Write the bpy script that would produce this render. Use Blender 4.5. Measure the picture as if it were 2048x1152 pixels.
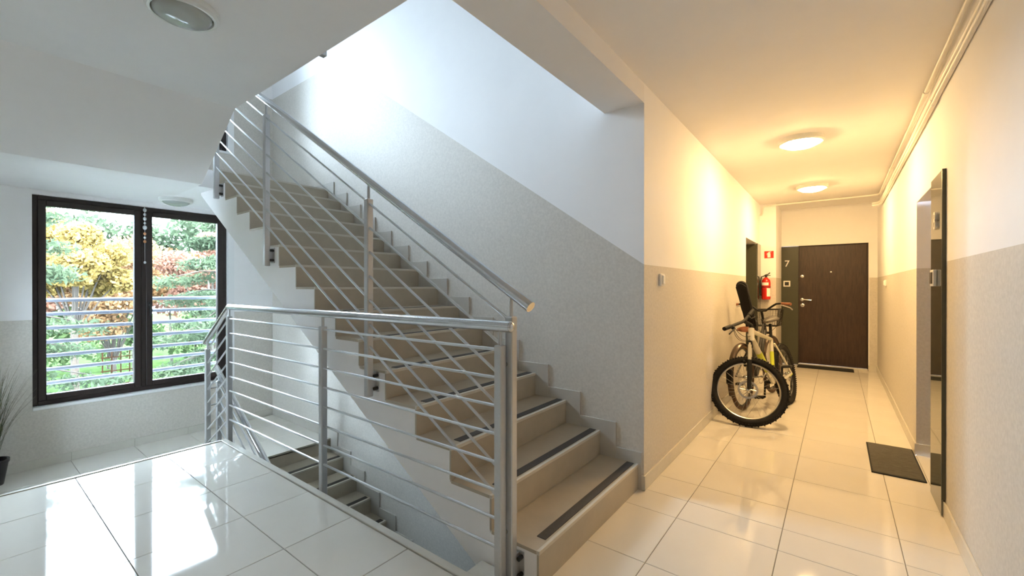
import bpy, bmesh, math, random
import numpy as np
from math import sin, cos, pi, radians, sqrt
from mathutils import Vector, Matrix

for o in list(bpy.data.objects): bpy.data.objects.remove(o)
SC = bpy.context.scene
COL = SC.collection

# ------------------------------------------------------------------ camera
cam = bpy.data.cameras.new('camera'); cam.sensor_width = 36.0
cam.lens = 36.0 * 853.8 / 2048.0
cam.clip_start = 0.02; cam.clip_end = 300
camo = bpy.data.objects.new('camera', cam); COL.objects.link(camo)
camo.location = (0, 0, 1.3208)
camo.rotation_euler = (pi/2 - 0.0026, 0.0, 0.6513)
SC.camera = camo

# ------------------------------------------------------------------ light, exposure
SKY_STRENGTH = 24.0
w = bpy.data.worlds.new('sky'); SC.world = w; w.use_nodes = True
bg = w.node_tree.nodes['Background']
bg.inputs['Color'].default_value = (0.71, 0.83, 1.0, 1); bg.inputs['Strength'].default_value = SKY_STRENGTH
sun = bpy.data.lights.new('sun', 'SUN'); sun.energy = 10.0; sun.angle = radians(1.0); sun.color = (1.0, 0.87, 0.68)
suno = bpy.data.objects.new('sun', sun); COL.objects.link(suno)
suno.rotation_euler = Vector((-0.60, -0.15, -0.80)).to_track_quat('-Z', 'Y').to_euler()   # from behind the building onto the trees
def portal(name, loc, sy, sz):
    l = bpy.data.lights.new(name, 'AREA'); l.shape = 'RECTANGLE'; l.size = sy; l.size_y = sz
    l.cycles.is_portal = True
    o = bpy.data.objects.new(name, l); COL.objects.link(o); o.location = loc
    o.rotation_euler = Vector((1, 0, 0)).to_track_quat('-Z', 'Z').to_euler()
portal('window_portal', (-6.62, 1.36, 1.19), 2.1, 2.1)
portal('window_portal_upper', (-6.62, 1.36, 4.13), 2.1, 2.1)
for x_, z_ in ((-5.125, 0.80),):  # portal for the added, unseen window behind the viewpoint
    l = bpy.data.lights.new('added_window_portal', 'AREA'); l.shape = 'RECTANGLE'; l.size = 0.45; l.size_y = 1.20; l.cycles.is_portal = True
    o = bpy.data.objects.new('added_window_portal', l); COL.objects.link(o); o.location = (x_, -0.97, z_); o.rotation_euler = (pi/2, 0, pi)

SC.view_settings.view_transform = 'Standard'; SC.view_settings.look = 'None'
SC.view_settings.gamma = 1.0; SC.view_settings.use_curve_mapping = False
SC.view_settings.exposure = 1.5
cy = SC.cycles
cy.max_bounces = 14; cy.diffuse_bounces = 9; cy.glossy_bounces = 6; cy.transparent_max_bounces = 16
cy.transmission_bounces = 6; cy.use_denoising = True; cy.sample_clamp_indirect = 12.0
LAMP_STRENGTH = 74.0
LAMP_COLOR = (1.0, 0.64, 0.27)

# ------------------------------------------------------------------ dimensions (metres)
XL, XR = -0.998, 0.495          # corridor walls
YS = 2.7226                     # stair wall
XB, ZB = -1.277, 2.514          # downstand beam
ZC, ZCL = 2.64, 2.80            # corridor ceiling, hall ceiling
ZP = 1.466                      # paint line
YEND, YPIL = 8.70, 7.90
YF, XF = 1.438, -4.215          # floor edges
XW = -6.295                     # window wall
ZLL, ZUL, HST = -0.47, 2.475, 2.945
YBK = -0.75                     # wall behind the camera
ZBOT, ZTOP = -2.80, 5.75
YN = 1.55                       # near face of the flight
RUN, RISE, X0 = 0.27, 0.165, -1.03

# ------------------------------------------------------------------ materials
MATS = {}
def mat(name, col, rough=0.5, metal=0.0, nscale=0, namt=0.0, bump=0.0, bscale=None, spec=0.5, emit=None, estr=0, stretch=None, trans=0.0, coat=0.0):
    if name in MATS: return MATS[name]
    m = bpy.data.materials.new(name); m.use_nodes = True
    nt = m.node_tree; b = nt.nodes['Principled BSDF']
    b.inputs['Base Color'].default_value = (*col, 1); b.inputs['Roughness'].default_value = rough
    b.inputs['Metallic'].default_value = metal; b.inputs['Specular IOR Level'].default_value = spec
    b.inputs['Coat Weight'].default_value = coat
    b.inputs['Transmission Weight'].default_value = trans
    if emit:
        b.inputs['Emission Color'].default_value = (*emit, 1); b.inputs['Emission Strength'].default_value = estr
    if nscale:
        tc = nt.nodes.new('ShaderNodeTexCoord'); vec = tc.outputs['Object']
        if stretch:
            mp = nt.nodes.new('ShaderNodeMapping'); mp.inputs['Scale'].default_value = stretch
            nt.links.new(vec, mp.inputs['Vector']); vec = mp.outputs['Vector']
        n = nt.nodes.new('ShaderNodeTexNoise'); n.inputs['Scale'].default_value = nscale
        n.inputs['Detail'].default_value = 6; n.inputs['Roughness'].default_value = 0.65
        nt.links.new(vec, n.inputs['Vector'])
        if namt:
            r = nt.nodes.new('ShaderNodeValToRGB')
            lo = [max(0, c*(1-namt)) for c in col]; hi = [min(1, c*(1+namt)) for c in col]
            r.color_ramp.elements[0].color = (*lo, 1); r.color_ramp.elements[0].position = 0.3
            r.color_ramp.elements[1].color = (*hi, 1); r.color_ramp.elements[1].position = 0.7
            nt.links.new(n.outputs['Fac'], r.inputs['Fac']); nt.links.new(r.outputs['Color'], b.inputs['Base Color'])
        if bump:
            n2 = n
            if bscale:
                n2 = nt.nodes.new('ShaderNodeTexNoise'); n2.inputs['Scale'].default_value = bscale; n2.inputs['Detail'].default_value = 4
                nt.links.new(vec, n2.inputs['Vector'])
            bp = nt.nodes.new('ShaderNodeBump'); bp.inputs['Strength'].default_value = bump; bp.inputs['Distance'].default_value = 0.01
            nt.links.new(n2.outputs['Fac'], bp.inputs['Height']); nt.links.new(bp.outputs['Normal'], b.inputs['Normal'])
    MATS[name] = m
    return m
WHITE = mat('white_paint', (0.87, 0.865, 0.87), 0.7, nscale=3, namt=0.015)
BEIGE = mat('beige_paint', (0.61, 0.58, 0.53), 0.6, nscale=55, namt=0.10, bump=0.10, bscale=220)
CEIL = mat('ceiling_paint', (0.83, 0.82, 0.815), 0.8, nscale=3, namt=0.015)
TILE = mat('polished_tile', (0.70, 0.67, 0.61), 0.045, nscale=2.2, namt=0.025, spec=0.35)
STEPT = mat('step_tile', (0.42, 0.37, 0.29), 0.32, nscale=7, namt=0.07)
EDGET = mat('edge_tile', (0.62, 0.60, 0.54), 0.25, nscale=7, namt=0.04)
GROUT = mat('grout', (0.20, 0.185, 0.16), 0.9, nscale=30, namt=0.1)
STRIP = mat('grip_strip', (0.055, 0.048, 0.042), 0.75, nscale=160, namt=0.25, bump=0.2)
SKIRT = mat('skirting_tile', (0.50, 0.475, 0.43), 0.4, nscale=7, namt=0.05)
NOSE = mat('nosing_edge', (0.56, 0.53, 0.46), 0.3, nscale=12, namt=0.03)
STEEL = mat('brushed_steel', (0.60, 0.61, 0.62), 0.19, 1.0, nscale=90, namt=0.04)
POSTM = mat('silver_paint', (0.52, 0.53, 0.54), 0.42, 0.65, nscale=60, namt=0.03)
BARM = mat('bar_steel', (0.60, 0.61, 0.62), 0.33, 0.85, nscale=60, namt=0.03)
DARKM = mat('black_metal', (0.012, 0.012, 0.012), 0.45, nscale=40, namt=0.2)
BROWN = mat('window_frame_brown', (0.022, 0.012, 0.010), 0.5, nscale=20, namt=0.15, stretch=(1, 1, 0.1))
SILL = mat('white_sill', (0.82, 0.83, 0.84), 0.3, nscale=5, namt=0.01)
PLAST = mat('white_plastic', (0.80, 0.79, 0.75), 0.35, nscale=9, namt=0.02)
PIPE = mat('white_conduit', (0.80, 0.78, 0.73), 0.4, nscale=20, namt=0.03)
def door_wood():
    m = mat('dark_wood', (0.038, 0.020, 0.013), 0.42, nscale=9, namt=0.45, bump=0.04, stretch=(6, 6, 0.7))
    return m
WOOD = door_wood()
PANELM = mat('dark_green_lacquer', (0.060, 0.062, 0.042), 0.30, nscale=6, namt=0.05)
GLOSSP = mat('dark_glass_panel', (0.06, 0.065, 0.05), 0.03, nscale=6, namt=0.03, spec=0.8); GLOSSP.node_tree.nodes['Principled BSDF'].inputs['IOR'].default_value = 1.9
MATB = mat('black_mat_rubber', (0.012, 0.012, 0.011), 0.9, nscale=120, namt=0.3, bump=0.4)
MATG = mat('grey_mat_carpet', (0.105, 0.098, 0.078), 0.95, nscale=26, namt=0.35, bump=0.6, bscale=180, stretch=(1, 5, 1))
def glass_mat():
    m = bpy.data.materials.new('window_glass'); m.use_nodes = True; nt = m.node_tree
    nt.nodes.clear()
    out = nt.nodes.new('ShaderNodeOutputMaterial'); mx = nt.nodes.new('ShaderNodeMixShader')
    t = nt.nodes.new('ShaderNodeBsdfTransparent'); t.inputs['Color'].default_value = (0.94, 0.97, 0.96, 1)
    g = nt.nodes.new('ShaderNodeBsdfGlossy'); g.inputs['Roughness'].default_value = 0.01
    f = nt.nodes.new('ShaderNodeFresnel'); f.inputs['IOR'].default_value = 1.45
    nt.links.new(f.outputs['Fac'], mx.inputs['Fac']); nt.links.new(t.outputs[0], mx.inputs[1]); nt.links.new(g.outputs[0], mx.inputs[2])
    nt.links.new(mx.outputs[0], out.inputs['Surface'])
    return m
GLASS = glass_mat()

# ------------------------------------------------------------------ mesh helpers
def link(name, me, mats, parent=None):
    o = bpy.data.objects.new(name, me); COL.objects.link(o)
    if not isinstance(mats, (list, tuple)): mats = [mats]
    if len(me.materials) == 0:
        for m in mats: me.materials.append(m)
    if parent is not None: o.parent = parent
    return o
def obj(name, bm, mats, parent=None, smooth=False, sharp=None):
    me = bpy.data.meshes.new(name)
    bmesh.ops.recalc_face_normals(bm, faces=bm.faces[:])
    if smooth:
        for f in bm.faces: f.smooth = True
        a = radians(sharp or 40)
        for e in bm.edges:
            if len(e.link_faces) == 2 and e.calc_face_angle(0) > a: e.smooth = False
    bm.to_mesh(me); bm.free()
    return link(name, me, mats, parent)
def B(): return bmesh.new()
def tag(o, label=None, cat=None, group=None, kind=None):
    if label: o['label'] = label
    if cat: o['category'] = cat
    if group: o['group'] = group
    if kind: o['kind'] = kind
    return o
def thing(name, label, cat, loc=(0, 0, 0), group=None, kind=None):
    o = bpy.data.objects.new(name, None); COL.objects.link(o); o.location = loc; o.empty_display_size = 0.1
    return tag(o, label, cat, group, kind)
def keep(o, parent):            # parent without moving
    o.parent = parent
    bpy.context.view_layer.update()
    o.matrix_parent_inverse = parent.matrix_world.inverted()
    return o
def box(bm, x0, x1, y0, y1, z0, z1, mi=0, bev=0):
    vs = [bm.verts.new((x, y, z)) for z in (z0, z1) for x, y in ((x0, y0), (x1, y0), (x1, y1), (x0, y1))]
    fs = []
    for a in ((0, 3, 2, 1), (4, 5, 6, 7), (0, 1, 5, 4), (1, 2, 6, 5), (2, 3, 7, 6), (3, 0, 4, 7)):
        f = bm.faces.new([vs[i] for i in a]); f.material_index = mi; fs.append(f)
    if bev:
        es = {e for f in fs for e in f.edges}
        bmesh.ops.bevel(bm, geom=list(es), offset=bev, segments=1, affect='EDGES')
    return bm
def prism(bm, poly, axis, a0, a1, mi=0):
    def P(u, v, a):
        return {'y': (u, a, v), 'x': (a, u, v), 'z': (u, v, a)}[axis]
    lo = [bm.verts.new(P(u, v, a0)) for u, v in poly]; hi = [bm.verts.new(P(u, v, a1)) for u, v in poly]
    n = len(poly)
    fs = [bm.faces.new(lo), bm.faces.new(list(reversed(hi)))]
    for i in range(n):
        fs.append(bm.faces.new((lo[i], hi[i], hi[(i+1) % n], lo[(i+1) % n])))
    for f in fs: f.material_index = mi
    return bm
def tube(bm, pts, r, n=10, closed=False, mi=0, cap=True):
    pts = [Vector(p) for p in pts]; N = len(pts)
    rs = r if isinstance(r, (list, tuple)) else [r]*N
    rings = []; prev = None
    for i, p in enumerate(pts):
        if closed: t = (pts[(i+1) % N] - pts[i-1]).normalized()
        else: t = (pts[min(i+1, N-1)] - pts[max(i-1, 0)]).normalized()
        if prev is None:
            a = Vector((0, 0, 1)) if abs(t.z) < 0.9 else Vector((1, 0, 0))
            u = t.cross(a).normalized()
        else:
            u = (prev - t*prev.dot(t)).normalized()
        prev = u; v = t.cross(u)
        rings.append([bm.verts.new(p + rs[i]*(cos(2*pi*k/n)*u + sin(2*pi*k/n)*v)) for k in range(n)])
    for i in range(N if closed else N-1):
        a, b = rings[i], rings[(i+1) % N]
        for k in range(n):
            f = bm.faces.new((a[k], a[(k+1) % n], b[(k+1) % n], b[k])); f.material_index = mi
    if cap and not closed:
        f = bm.faces.new(list(reversed(rings[0]))); f.material_index = mi
        f = bm.faces.new(rings[-1]); f.material_index = mi
    return bm
def lathe(bm, prof, n=24, M=None, mi=0, cap=True):
    M = M or Matrix()
    rings = [[bm.verts.new(M @ Vector((r*cos(2*pi*k/n), r*sin(2*pi*k/n), z))) for k in range(n)] for r, z in prof]
    for a, b in zip(rings, rings[1:]):
        for k in range(n):
            f = bm.faces.new((a[k], a[(k+1) % n], b[(k+1) % n], b[k])); f.material_index = mi
    if cap:
        bm.faces.new(list(reversed(rings[0]))).material_index = mi; bm.faces.new(rings[-1]).material_index = mi
    return bm
def torus(bm, c, nrm, R, r, n=48, m=10, sq=1.0, mi=0):
    nrm = Vector(nrm).normalized(); a = Vector((0, 0, 1)) if abs(nrm.z) < 0.9 else Vector((1, 0, 0))
    u = nrm.cross(a).normalized(); v = nrm.cross(u); c = Vector(c)
    rings = []
    for i in range(n):
        d = cos(2*pi*i/n)*u + sin(2*pi*i/n)*v
        rings.append([bm.verts.new(c + d*(R + r*cos(2*pi*k/m)) + nrm*(r*sq*sin(2*pi*k/m))) for k in range(m)])
    for i in range(n):
        A, Bq = rings[i], rings[(i+1) % n]
        for k in range(m):
            bm.faces.new((A[k], A[(k+1) % m], Bq[(k+1) % m], Bq[k])).material_index = mi
    return bm
def sphere(bm, c, r, u=12, v=8, sc=(1, 1, 1), mi=0):
    M = Matrix.Translation(c) @ Matrix.Diagonal((r*sc[0], r*sc[1], r*sc[2], 1))
    g = bmesh.ops.create_uvsphere(bm, u_segments=u, v_segments=v, radius=1, matrix=M)
    for f in {f for vv in g['verts'] for f in vv.link_faces}: f.material_index = mi
    return bm
def text_mesh(name, s, size, depth, M, m, parent):
    c = bpy.data.curves.new(name, 'FONT'); c.body = s; c.size = size; c.extrude = depth; c.align_x = 'CENTER'; c.align_y = 'CENTER'
    t = bpy.data.objects.new(name + '_tmp', c); COL.objects.link(t)
    bpy.context.view_layer.update()
    me = bpy.data.meshes.new_from_object(t.evaluated_get(bpy.context.evaluated_depsgraph_get()))
    bpy.data.objects.remove(t); bpy.data.curves.remove(c)
    me.transform(M)
    return link(name, me, m, parent)
def struct(name, bm, mats, parent=None, label=None, smooth=False):
    o = obj(name, bm, mats, parent, smooth)
    if parent is None: o['kind'] = 'structure'
    if label: o['label'] = label
    return o

# ================================================================== SETTING
# ---- stair wall (two paints, the line climbs with the flight)
bm = B()
def sw(poly, mi): prism(bm, poly, 'y', YS, YS+0.25, mi)
XE = XR + 0.25; XWo = XW - 0.30
dA, dB = (XL, ZP), (-4.66, ZUL+ZP)
sw([(XWo, ZBOT), (XL, ZBOT), (XL, 0), dA, dB, (XWo, ZUL+ZP)], 1)
sw([(XWo, ZUL+ZP), dB, dA, (XL, ZB), (XL, ZTOP), (XWo, ZTOP)], 0)
struct('wall_stair', bm, [WHITE, BEIGE], label='stair wall painted beige below a climbing line and white above')
# ---- corridor left wall with doorway niche
NLy0, NLy1, NLt = 6.60, 7.557, 2.0
bm = B()
xa, xb = XL-0.25, XL
for z0, z1, mi in ((0, ZP, 1), (ZP, ZC+0.2, 0)):
    box(bm, xa, xb, YS+0.25, NLy0, z0, z1, mi); box(bm, xa, xb, NLy1, YPIL, z0, z1, mi)
box(bm, xa, xb, NLy0, NLy1, NLt, ZC+0.2, 0)
box(bm, xa-0.12, xa-0.02, NLy0-0.1, NLy1+0.1, 0, NLt+0.1, 0)
struct('wall_corridor_left', bm, [WHITE, BEIGE], label='corridor wall with two-tone paint behind the bicycles')
# ---- corridor right wall with niche
NRy0, NRy1, NRt = 3.79, 4.60, 1.985
bm = B()
xa, xb = XR, XR+0.30
for z0, z1, mi in ((ZBOT, ZP, 1), (ZP, ZTOP, 0)):
    box(bm, xa, xb, YBK-0.2, NRy0, z0, z1, mi)
for z0, z1, mi in ((0, ZP, 1), (ZP, ZC+0.2, 0)):
    box(bm, xa, xb, NRy1, YEND+0.2, z0, z1, mi)
box(bm, xa, xb, NRy0, NRy1, NRt, ZC+0.2, 0)
struct('wall_corridor_right', bm, [WHITE, BEIGE], label='long corridor wall with two-tone paint and a door recess')
# ---- corridor end wall and pillar
DX0, DX1, DXM, DTOP = -0.822, 0.386, -0.526, 2.015
bm = B()
for z0, z1, mi in ((0, ZP, 1), (ZP, ZC+0.2, 0)):
    box(bm, XL-0.25, DX0, YEND, YEND+0.25, z0, z1, mi); box(bm, DX1, XR, YEND, YEND+0.25, z0, z1, mi)
    box(bm, XL-0.25, -0.772, YPIL, YEND, z0, z1, mi)
box(bm, DX0, DX1, YEND, YEND+0.25, DTOP, ZC+0.2, 0)
struct('wall_corridor_end', bm, [WHITE, BEIGE], label='end wall of the corridor with a short pillar beside the door')
# ---- window wall
WY0, WY1, WZ0, WZ1 = 0.478, 2.245, 0.110, 2.24
bm = B()
def wwall(z0, z1, mi, y0, y1): box(bm, XWo, XW, y0, y1, z0, z1, mi)
for a, b, mi in ((ZBOT, ZLL+ZP, 1), (ZLL+ZP, ZUL, 0), (ZUL, ZUL+ZP, 1), (ZUL+ZP, ZTOP, 0)):
    wwall(a, b, mi, YBK-0.2, WY0); wwall(a, b, mi, WY1, YS)
wwall(ZBOT, WZ0, 1, WY0, WY1); wwall(WZ1, ZUL, 0, WY0, WY1); wwall(ZUL, WZ0+HST, 1, WY0, WY1); wwall(WZ1+HST, ZTOP, 0, WY0, WY1)
struct('wall_window', bm, [WHITE, BEIGE], label='landing wall around the windows, beige below and white above')
# ---- wall behind the camera
bm = B()
# opening added behind the viewpoint to brighten the lower landing: x0, x1, z0, z1
BWIN = ((-5.35, -4.90, 0.20, 1.40),)
def bwall(x0, x1, z0, z1):
    for a, b, mi in ((ZBOT, ZP, 1), (ZP, HST, 0), (HST, HST+ZP, 1), (HST+ZP, ZTOP, 0)):
        c, d = max(a, z0), min(b, z1)
        if d > c: box(bm, x0, x1, YBK-0.2, YBK, c, d, mi)
bwall(XW, XR, HST, ZTOP)
for (x0, x1, z0, z1), s0, s1 in zip(BWIN, (ZBOT,), (HST,)):
    bwall(XW, x0, s0, s1); bwall(x1, XR, s0, s1); bwall(x0, x1, s0, z0); bwall(x0, x1, z1, s1)
struct('wall_back', bm, [WHITE, BEIGE], label='wall across the hall behind the viewpoint')
# ---- upper storey closing wall over the corridor, lower storey closing wall
bm = B(); box(bm, XL, XR, YS, YS+0.25, HST, ZTOP, 0)
struct('wall_upper_corridor', bm, [WHITE], label='white wall closing the upper storey over the corridor')
bm = B(); box(bm, XL, XR, YS, YS+0.25, ZBOT, -0.30, 0)
struct('wall_lower_corridor', bm, [BEIGE], label='beige wall closing the lower storey under the corridor')
# ---- ceilings, slabs, beam
bm = B(); box(bm, XL-0.25, XR+0.30, YBK-0.2, YEND+0.25, ZC, HST, 0)
struct('ceiling_corridor', bm, [CEIL], label='white corridor ceiling')
bm = B(); box(bm, XB, XL, YBK, YS, ZB, HST, 0)
struct('beam', bm, [CEIL], label='white downstand beam beside the stair opening')
# hall slab of the next floor with the short flight folding down to the upper landing
bm = B()
prism(bm, [(XB, ZCL), (-3.985, ZCL), (-4.765, 2.285), (XW, 2.285), (XW, ZUL), (-4.755, ZUL), (-4.755, ZUL+0.157), (-4.485, ZUL+0.157), (-4.485, ZUL+0.314), (XF, ZUL+0.314), (XF, HST), (XB, HST)], 'y', YBK, 1.428, 0)
struct('ceiling_hall', bm, [CEIL], label='hall ceiling folding down as the sloped soffit under the upper steps')
bm = B(); box(bm, XW, -4.865, 1.428, YS, 2.285, ZUL-0.012, 0)
struct('floor_upper_landing', bm, [WHITE], label='white soffit slab of the upper landing')
bm = B(); box(bm, XWo, XR+0.30, YBK-0.2, YS+0.25, ZTOP, ZTOP+0.25, 0)
struct('ceiling_upper', bm, [CEIL], label='ceiling over the stairwell')
# ---- floors
TP = 0.4953
def tile_mesh(wx, wy, t=0.008, ch=0.0018):
    bm = B(); x, y = wx/2, wy/2
    lo = [bm.verts.new((a, b, -t)) for a, b in ((-x, -y), (x, -y), (x, y), (-x, y))]
    mid = [bm.verts.new((a, b, -ch)) for a, b in ((-x, -y), (x, -y), (x, y), (-x, y))]
    x -= ch; y -= ch
    hi = [bm.verts.new((a, b, 0)) for a, b in ((-x, -y), (x, -y), (x, y), (-x, y))]
    bm.faces.new(hi)
    for A, C in ((lo, mid), (mid, hi)):
        for i in range(4): bm.faces.new((A[i], A[(i+1) % 4], C[(i+1) % 4], C[i]))
    bmesh.ops.recalc_face_normals(bm, faces=bm.faces[:])
    me = bpy.data.meshes.new('tile'); bm.to_mesh(me); bm.free(); return me
TCACHE = {}
def lay_tiles(parent, xs, ys, z, inside, m, gap=0.0028, name='tile'):
    for x0, x1 in zip(xs, xs[1:]):
        for y0, y1 in zip(ys, ys[1:]):
            r = inside(x0, x1, y0, y1)
            if not r: continue
            a0, a1, b0, b1 = r
            if a1-a0 < 0.015 or b1-b0 < 0.015: continue
            k = (round(a1-a0, 4), round(b1-b0, 4))
            if k not in TCACHE: TCACHE[k] = tile_mesh(k[0]-gap, k[1]-gap)
            me = TCACHE[k]
            o = link(name, me, m, parent); o.location = ((a0+a1)/2, (b0+b1)/2, z)
xs = sorted(0.2592 - TP*i for i in range(-2, 12))
ysf = [0.5139 + 0.4985*i for i in range(-4, 18)]
ysf = sorted(ysf + [2.746])
def clip(x0, x1, y0, y1, X0_, X1_, Y0_, Y1_):
    a0, a1, b0, b1 = max(x0, X0_), min(x1, X1_), max(y0, Y0_), min(y1, Y1_)
    return (a0, a1, b0, b1) if a1 > a0 and b1 > b0 else None
bm = B()
prism(bm, [(XF+0.02, YBK), (XR, YBK), (XR, YEND+0.2), (XL-0.25, YEND+0.2), (XL-0.25, YS), (-1.36, YS), (-1.36, YF-0.004), (XF+0.02, YF-0.004)], 'z', -0.30, -0.0045, 0)
floor = struct('floor', bm, [GROUT, WHITE], label='hall and corridor floor of large polished cream tiles')
XIN = -4.185; YIN = 1.392
lay_tiles(floor, xs, [y for y in ysf if y < YIN] + [YIN], 0.0, lambda a, b, c, d: clip(a, b, c, d, XIN, XR, YBK, YIN), TILE)
lay_tiles(floor, xs, [YIN] + [y for y in ysf if y > YIN], 0.0, lambda a, b, c, d: clip(a, b, c, d, X0-0.008 if c < YS else XL, XR, YIN, YEND+0.05), TILE)
# right niche floor
bm = B(); box(bm, XR, XR+0.45, NRy0, NRy1, -0.2, 0.0)
struct('floor_niche', bm, [TILE], label='floor of the recess in the right corridor wall')
bm = B(); box(bm, XL-0.37, XL, NLy0, NLy1, -0.2, 0.0)
struct('floor_niche_left', bm, [TILE], label='floor of the recess in the left corridor wall')
# floor edge strips
bm = B(); box(bm, XIN, -1.06, YIN+0.002, YF, -0.30, 0.0075, 0, 0.003)
struct('trim_1', bm, [EDGET], label='cream tile edging along the stair opening')
bm = B(); box(bm, XF, XIN-0.002, YBK, YF, -0.145, 0.006, 0, 0.002)
struct('trim_2', bm, [NOSE], label='pale edging at the top of the short flight down to the window')
bm = B(); box(bm, -1.36, -1.06, YF, YN-0.005, -0.30, 0.006, 0, 0.002)
struct('trim_3', bm, [EDGET], label='tile corner piece at the foot of the stair railing')

# ---- short flight down to the lower landing
bm = B()
prism(bm, [(XF+0.02, -0.01), (XF-0.0, -0.157), (XF-0.27, -0.157), (XF-0.27, -0.314), (XF-0.54, -0.314), (XF-0.54, ZLL), (XW, ZLL-0.008), (XW, ZLL-0.22), (-4.75, ZLL-0.22), (XF+0.02, -0.30)], 'y', YBK, YF, 0)
fl = struct('floor_lower_landing', bm, [STEPT], label='lower landing by the window with three steps down from the hall')
bm = B(); box(bm, XW, -4.79, YF, YS, ZLL-0.22, ZLL-0.008, 0)
o = obj('landing_slab', bm, STEPT, fl)
lay_tiles(fl, [XW, -5.79, -5.29, -4.79], [YBK, -0.26, 0.24, 0.74, 1.24, 1.74, 2.24, YS], ZLL, lambda a, b, c, d: (a, b, c, d), TILE)
bm = B(); box(bm, -4.79, -4.765, 1.56, YS, ZLL-0.03, ZLL+0.002, 0, 0.002); obj('nosing', bm, NOSE, fl)

# ---- flights
# up flight: concrete body
NST = 15
pts = []
for k in range(NST):
    xk = X0 - RUN*k - 0.014
    pts += [(xk, RISE*k - (0.012 if k else 0.05)), (xk, RISE*(k+1)-0.016)]
pts += [(-4.86, RISE*NST-0.016), (-4.86, ZUL-0.2), (-5.19, 2.285)]
sof = lambda x: -0.048 + 0.607*(-x-1.389)
pts += [(-5.19, sof(-5.19)), (-1.389, sof(-1.389)), (-1.33, -0.05)]
pts = [p for i, p in enumerate(pts) if not (i and (abs(p[0]-pts[i-1][0]) + abs(p[1]-pts[i-1][1])) < 1e-5)]
pts[-4] = (-5.19, 2.284)
bm = B(); prism(bm, pts, 'y', YN, YS, 0)
up = struct('staircase_up', bm, [WHITE], label='flight of tiled steps climbing to the upper landing with white plastered side')
def step_parts(parent, xk, zt, run, d, yA, yB, last=False):
    # tread tile, riser tile, grip strip with pale nosing; d=-1 climbs to -X
    bm = B(); xi, xo = xk - run - 0.002, xk
    box(bm, xi, xo-0.016, yA-0.002, yB, zt-0.016, zt, 0)
    t = obj('tread', bm, STEPT, parent)
    bm = B(); box(bm, xo-0.016, xo, yA-0.002, yB, zt-0.016, zt+0.0015, 0, 0.0015); obj('nosing', bm, NOSE, t)
    bm = B(); box(bm, xo-0.075, xo-0.028, yA+0.09, yB-0.02, zt-0.002, zt+0.003, 0); obj('grip_strip', bm, STRIP, t)
    return t
for k in range(NST):
    xk = X0 - RUN*k; zt = RISE*(k+1)
    step_parts(up, xk, zt, RUN if k < NST-1 else 0.40, -1, YN, YS)
    bm = B(); box(bm, xk-0.014, xk-0.003, YN-0.001, YS, zt-RISE+0.0005, zt-0.0165, 0)
    obj('riser', bm, STEPT, up)
    # stepped wall skirting
    xs0 = xk + 0.113 if k else xk + 0.02
    bm = B(); box(bm, xk - RUN + 0.113 if k < NST-1 else XW, xs0, YS-0.011, YS, (zt - RISE) if k else 0.0, zt+0.078, 0, 0.0015)
    obj('skirting_tile', bm, SKIRT, up)
lay_tiles(up, [XW, -5.70, -5.225], [YBK, 0.24, 0.74, 1.24, 1.74, 2.24, YS-0.012], ZUL, lambda a, b, c, d: (a, b, c, d), TILE)
# down flight
LRUN, LRISE, LX0 = 0.267, 0.155, -4.765
NL = 13
top = []
for j in range(NL):
    xj = LX0 + LRUN*j
    top += [(xj-0.012, ZLL - LRISE*j - 0.016), (xj-0.012, ZLL - LRISE*(j+1) - 0.016)]
xe = LX0 + LRUN*NL; ze = ZLL - LRISE*NL - 0.016
poly = [(-4.79, ZLL-0.016)] + top[1:] + [(xe, ze), (xe, ze-0.20), (-4.79, ZLL-0.26)]
bm = B(); prism(bm, poly, 'y', 1.57, YS, 0)
dn = struct('staircase_down', bm, [WHITE], label='flight of tiled steps going down from the window landing')
for j in range(NL):
    xj = LX0 + LRUN*j; zt = ZLL - LRISE*(j+1)
    bm = B(); box(bm, xj-0.001, xj+LRUN-0.016, 1.568, YS, zt-0.016, zt, 0); t = obj('tread', bm, STEPT, dn)
    bm = B(); box(bm, xj+LRUN-0.016, xj+LRUN, 1.568, YS, zt-0.016, zt+0.0015, 0, 0.0015); obj('nosing', bm, NOSE, t)
    bm = B(); box(bm, xj+LRUN-0.075, xj+LRUN-0.028, 1.66, YS-0.03, zt-0.002, zt+0.003, 0); obj('grip_strip', bm, STRIP, t)
    bm = B(); box(bm, xj-0.012, xj, 1.569, YS, zt+0.0005, zt+LRISE-0.0165, 0); obj('riser', bm, STEPT, dn)
    bm = B(); box(bm, xj+0.145 - (LRUN if j else 1.655), xj+0.145, YS-0.011, YS, zt, zt+LRISE+0.095, 0, 0.0015)
    obj('skirting_tile', bm, SKIRT, dn)
bm = B(); box(bm, XW, XR, YBK, YS, ZBOT-0.2, ZBOT, 0)
struct('floor_lower', bm, [TILE], label='floor of the storey below')

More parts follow.
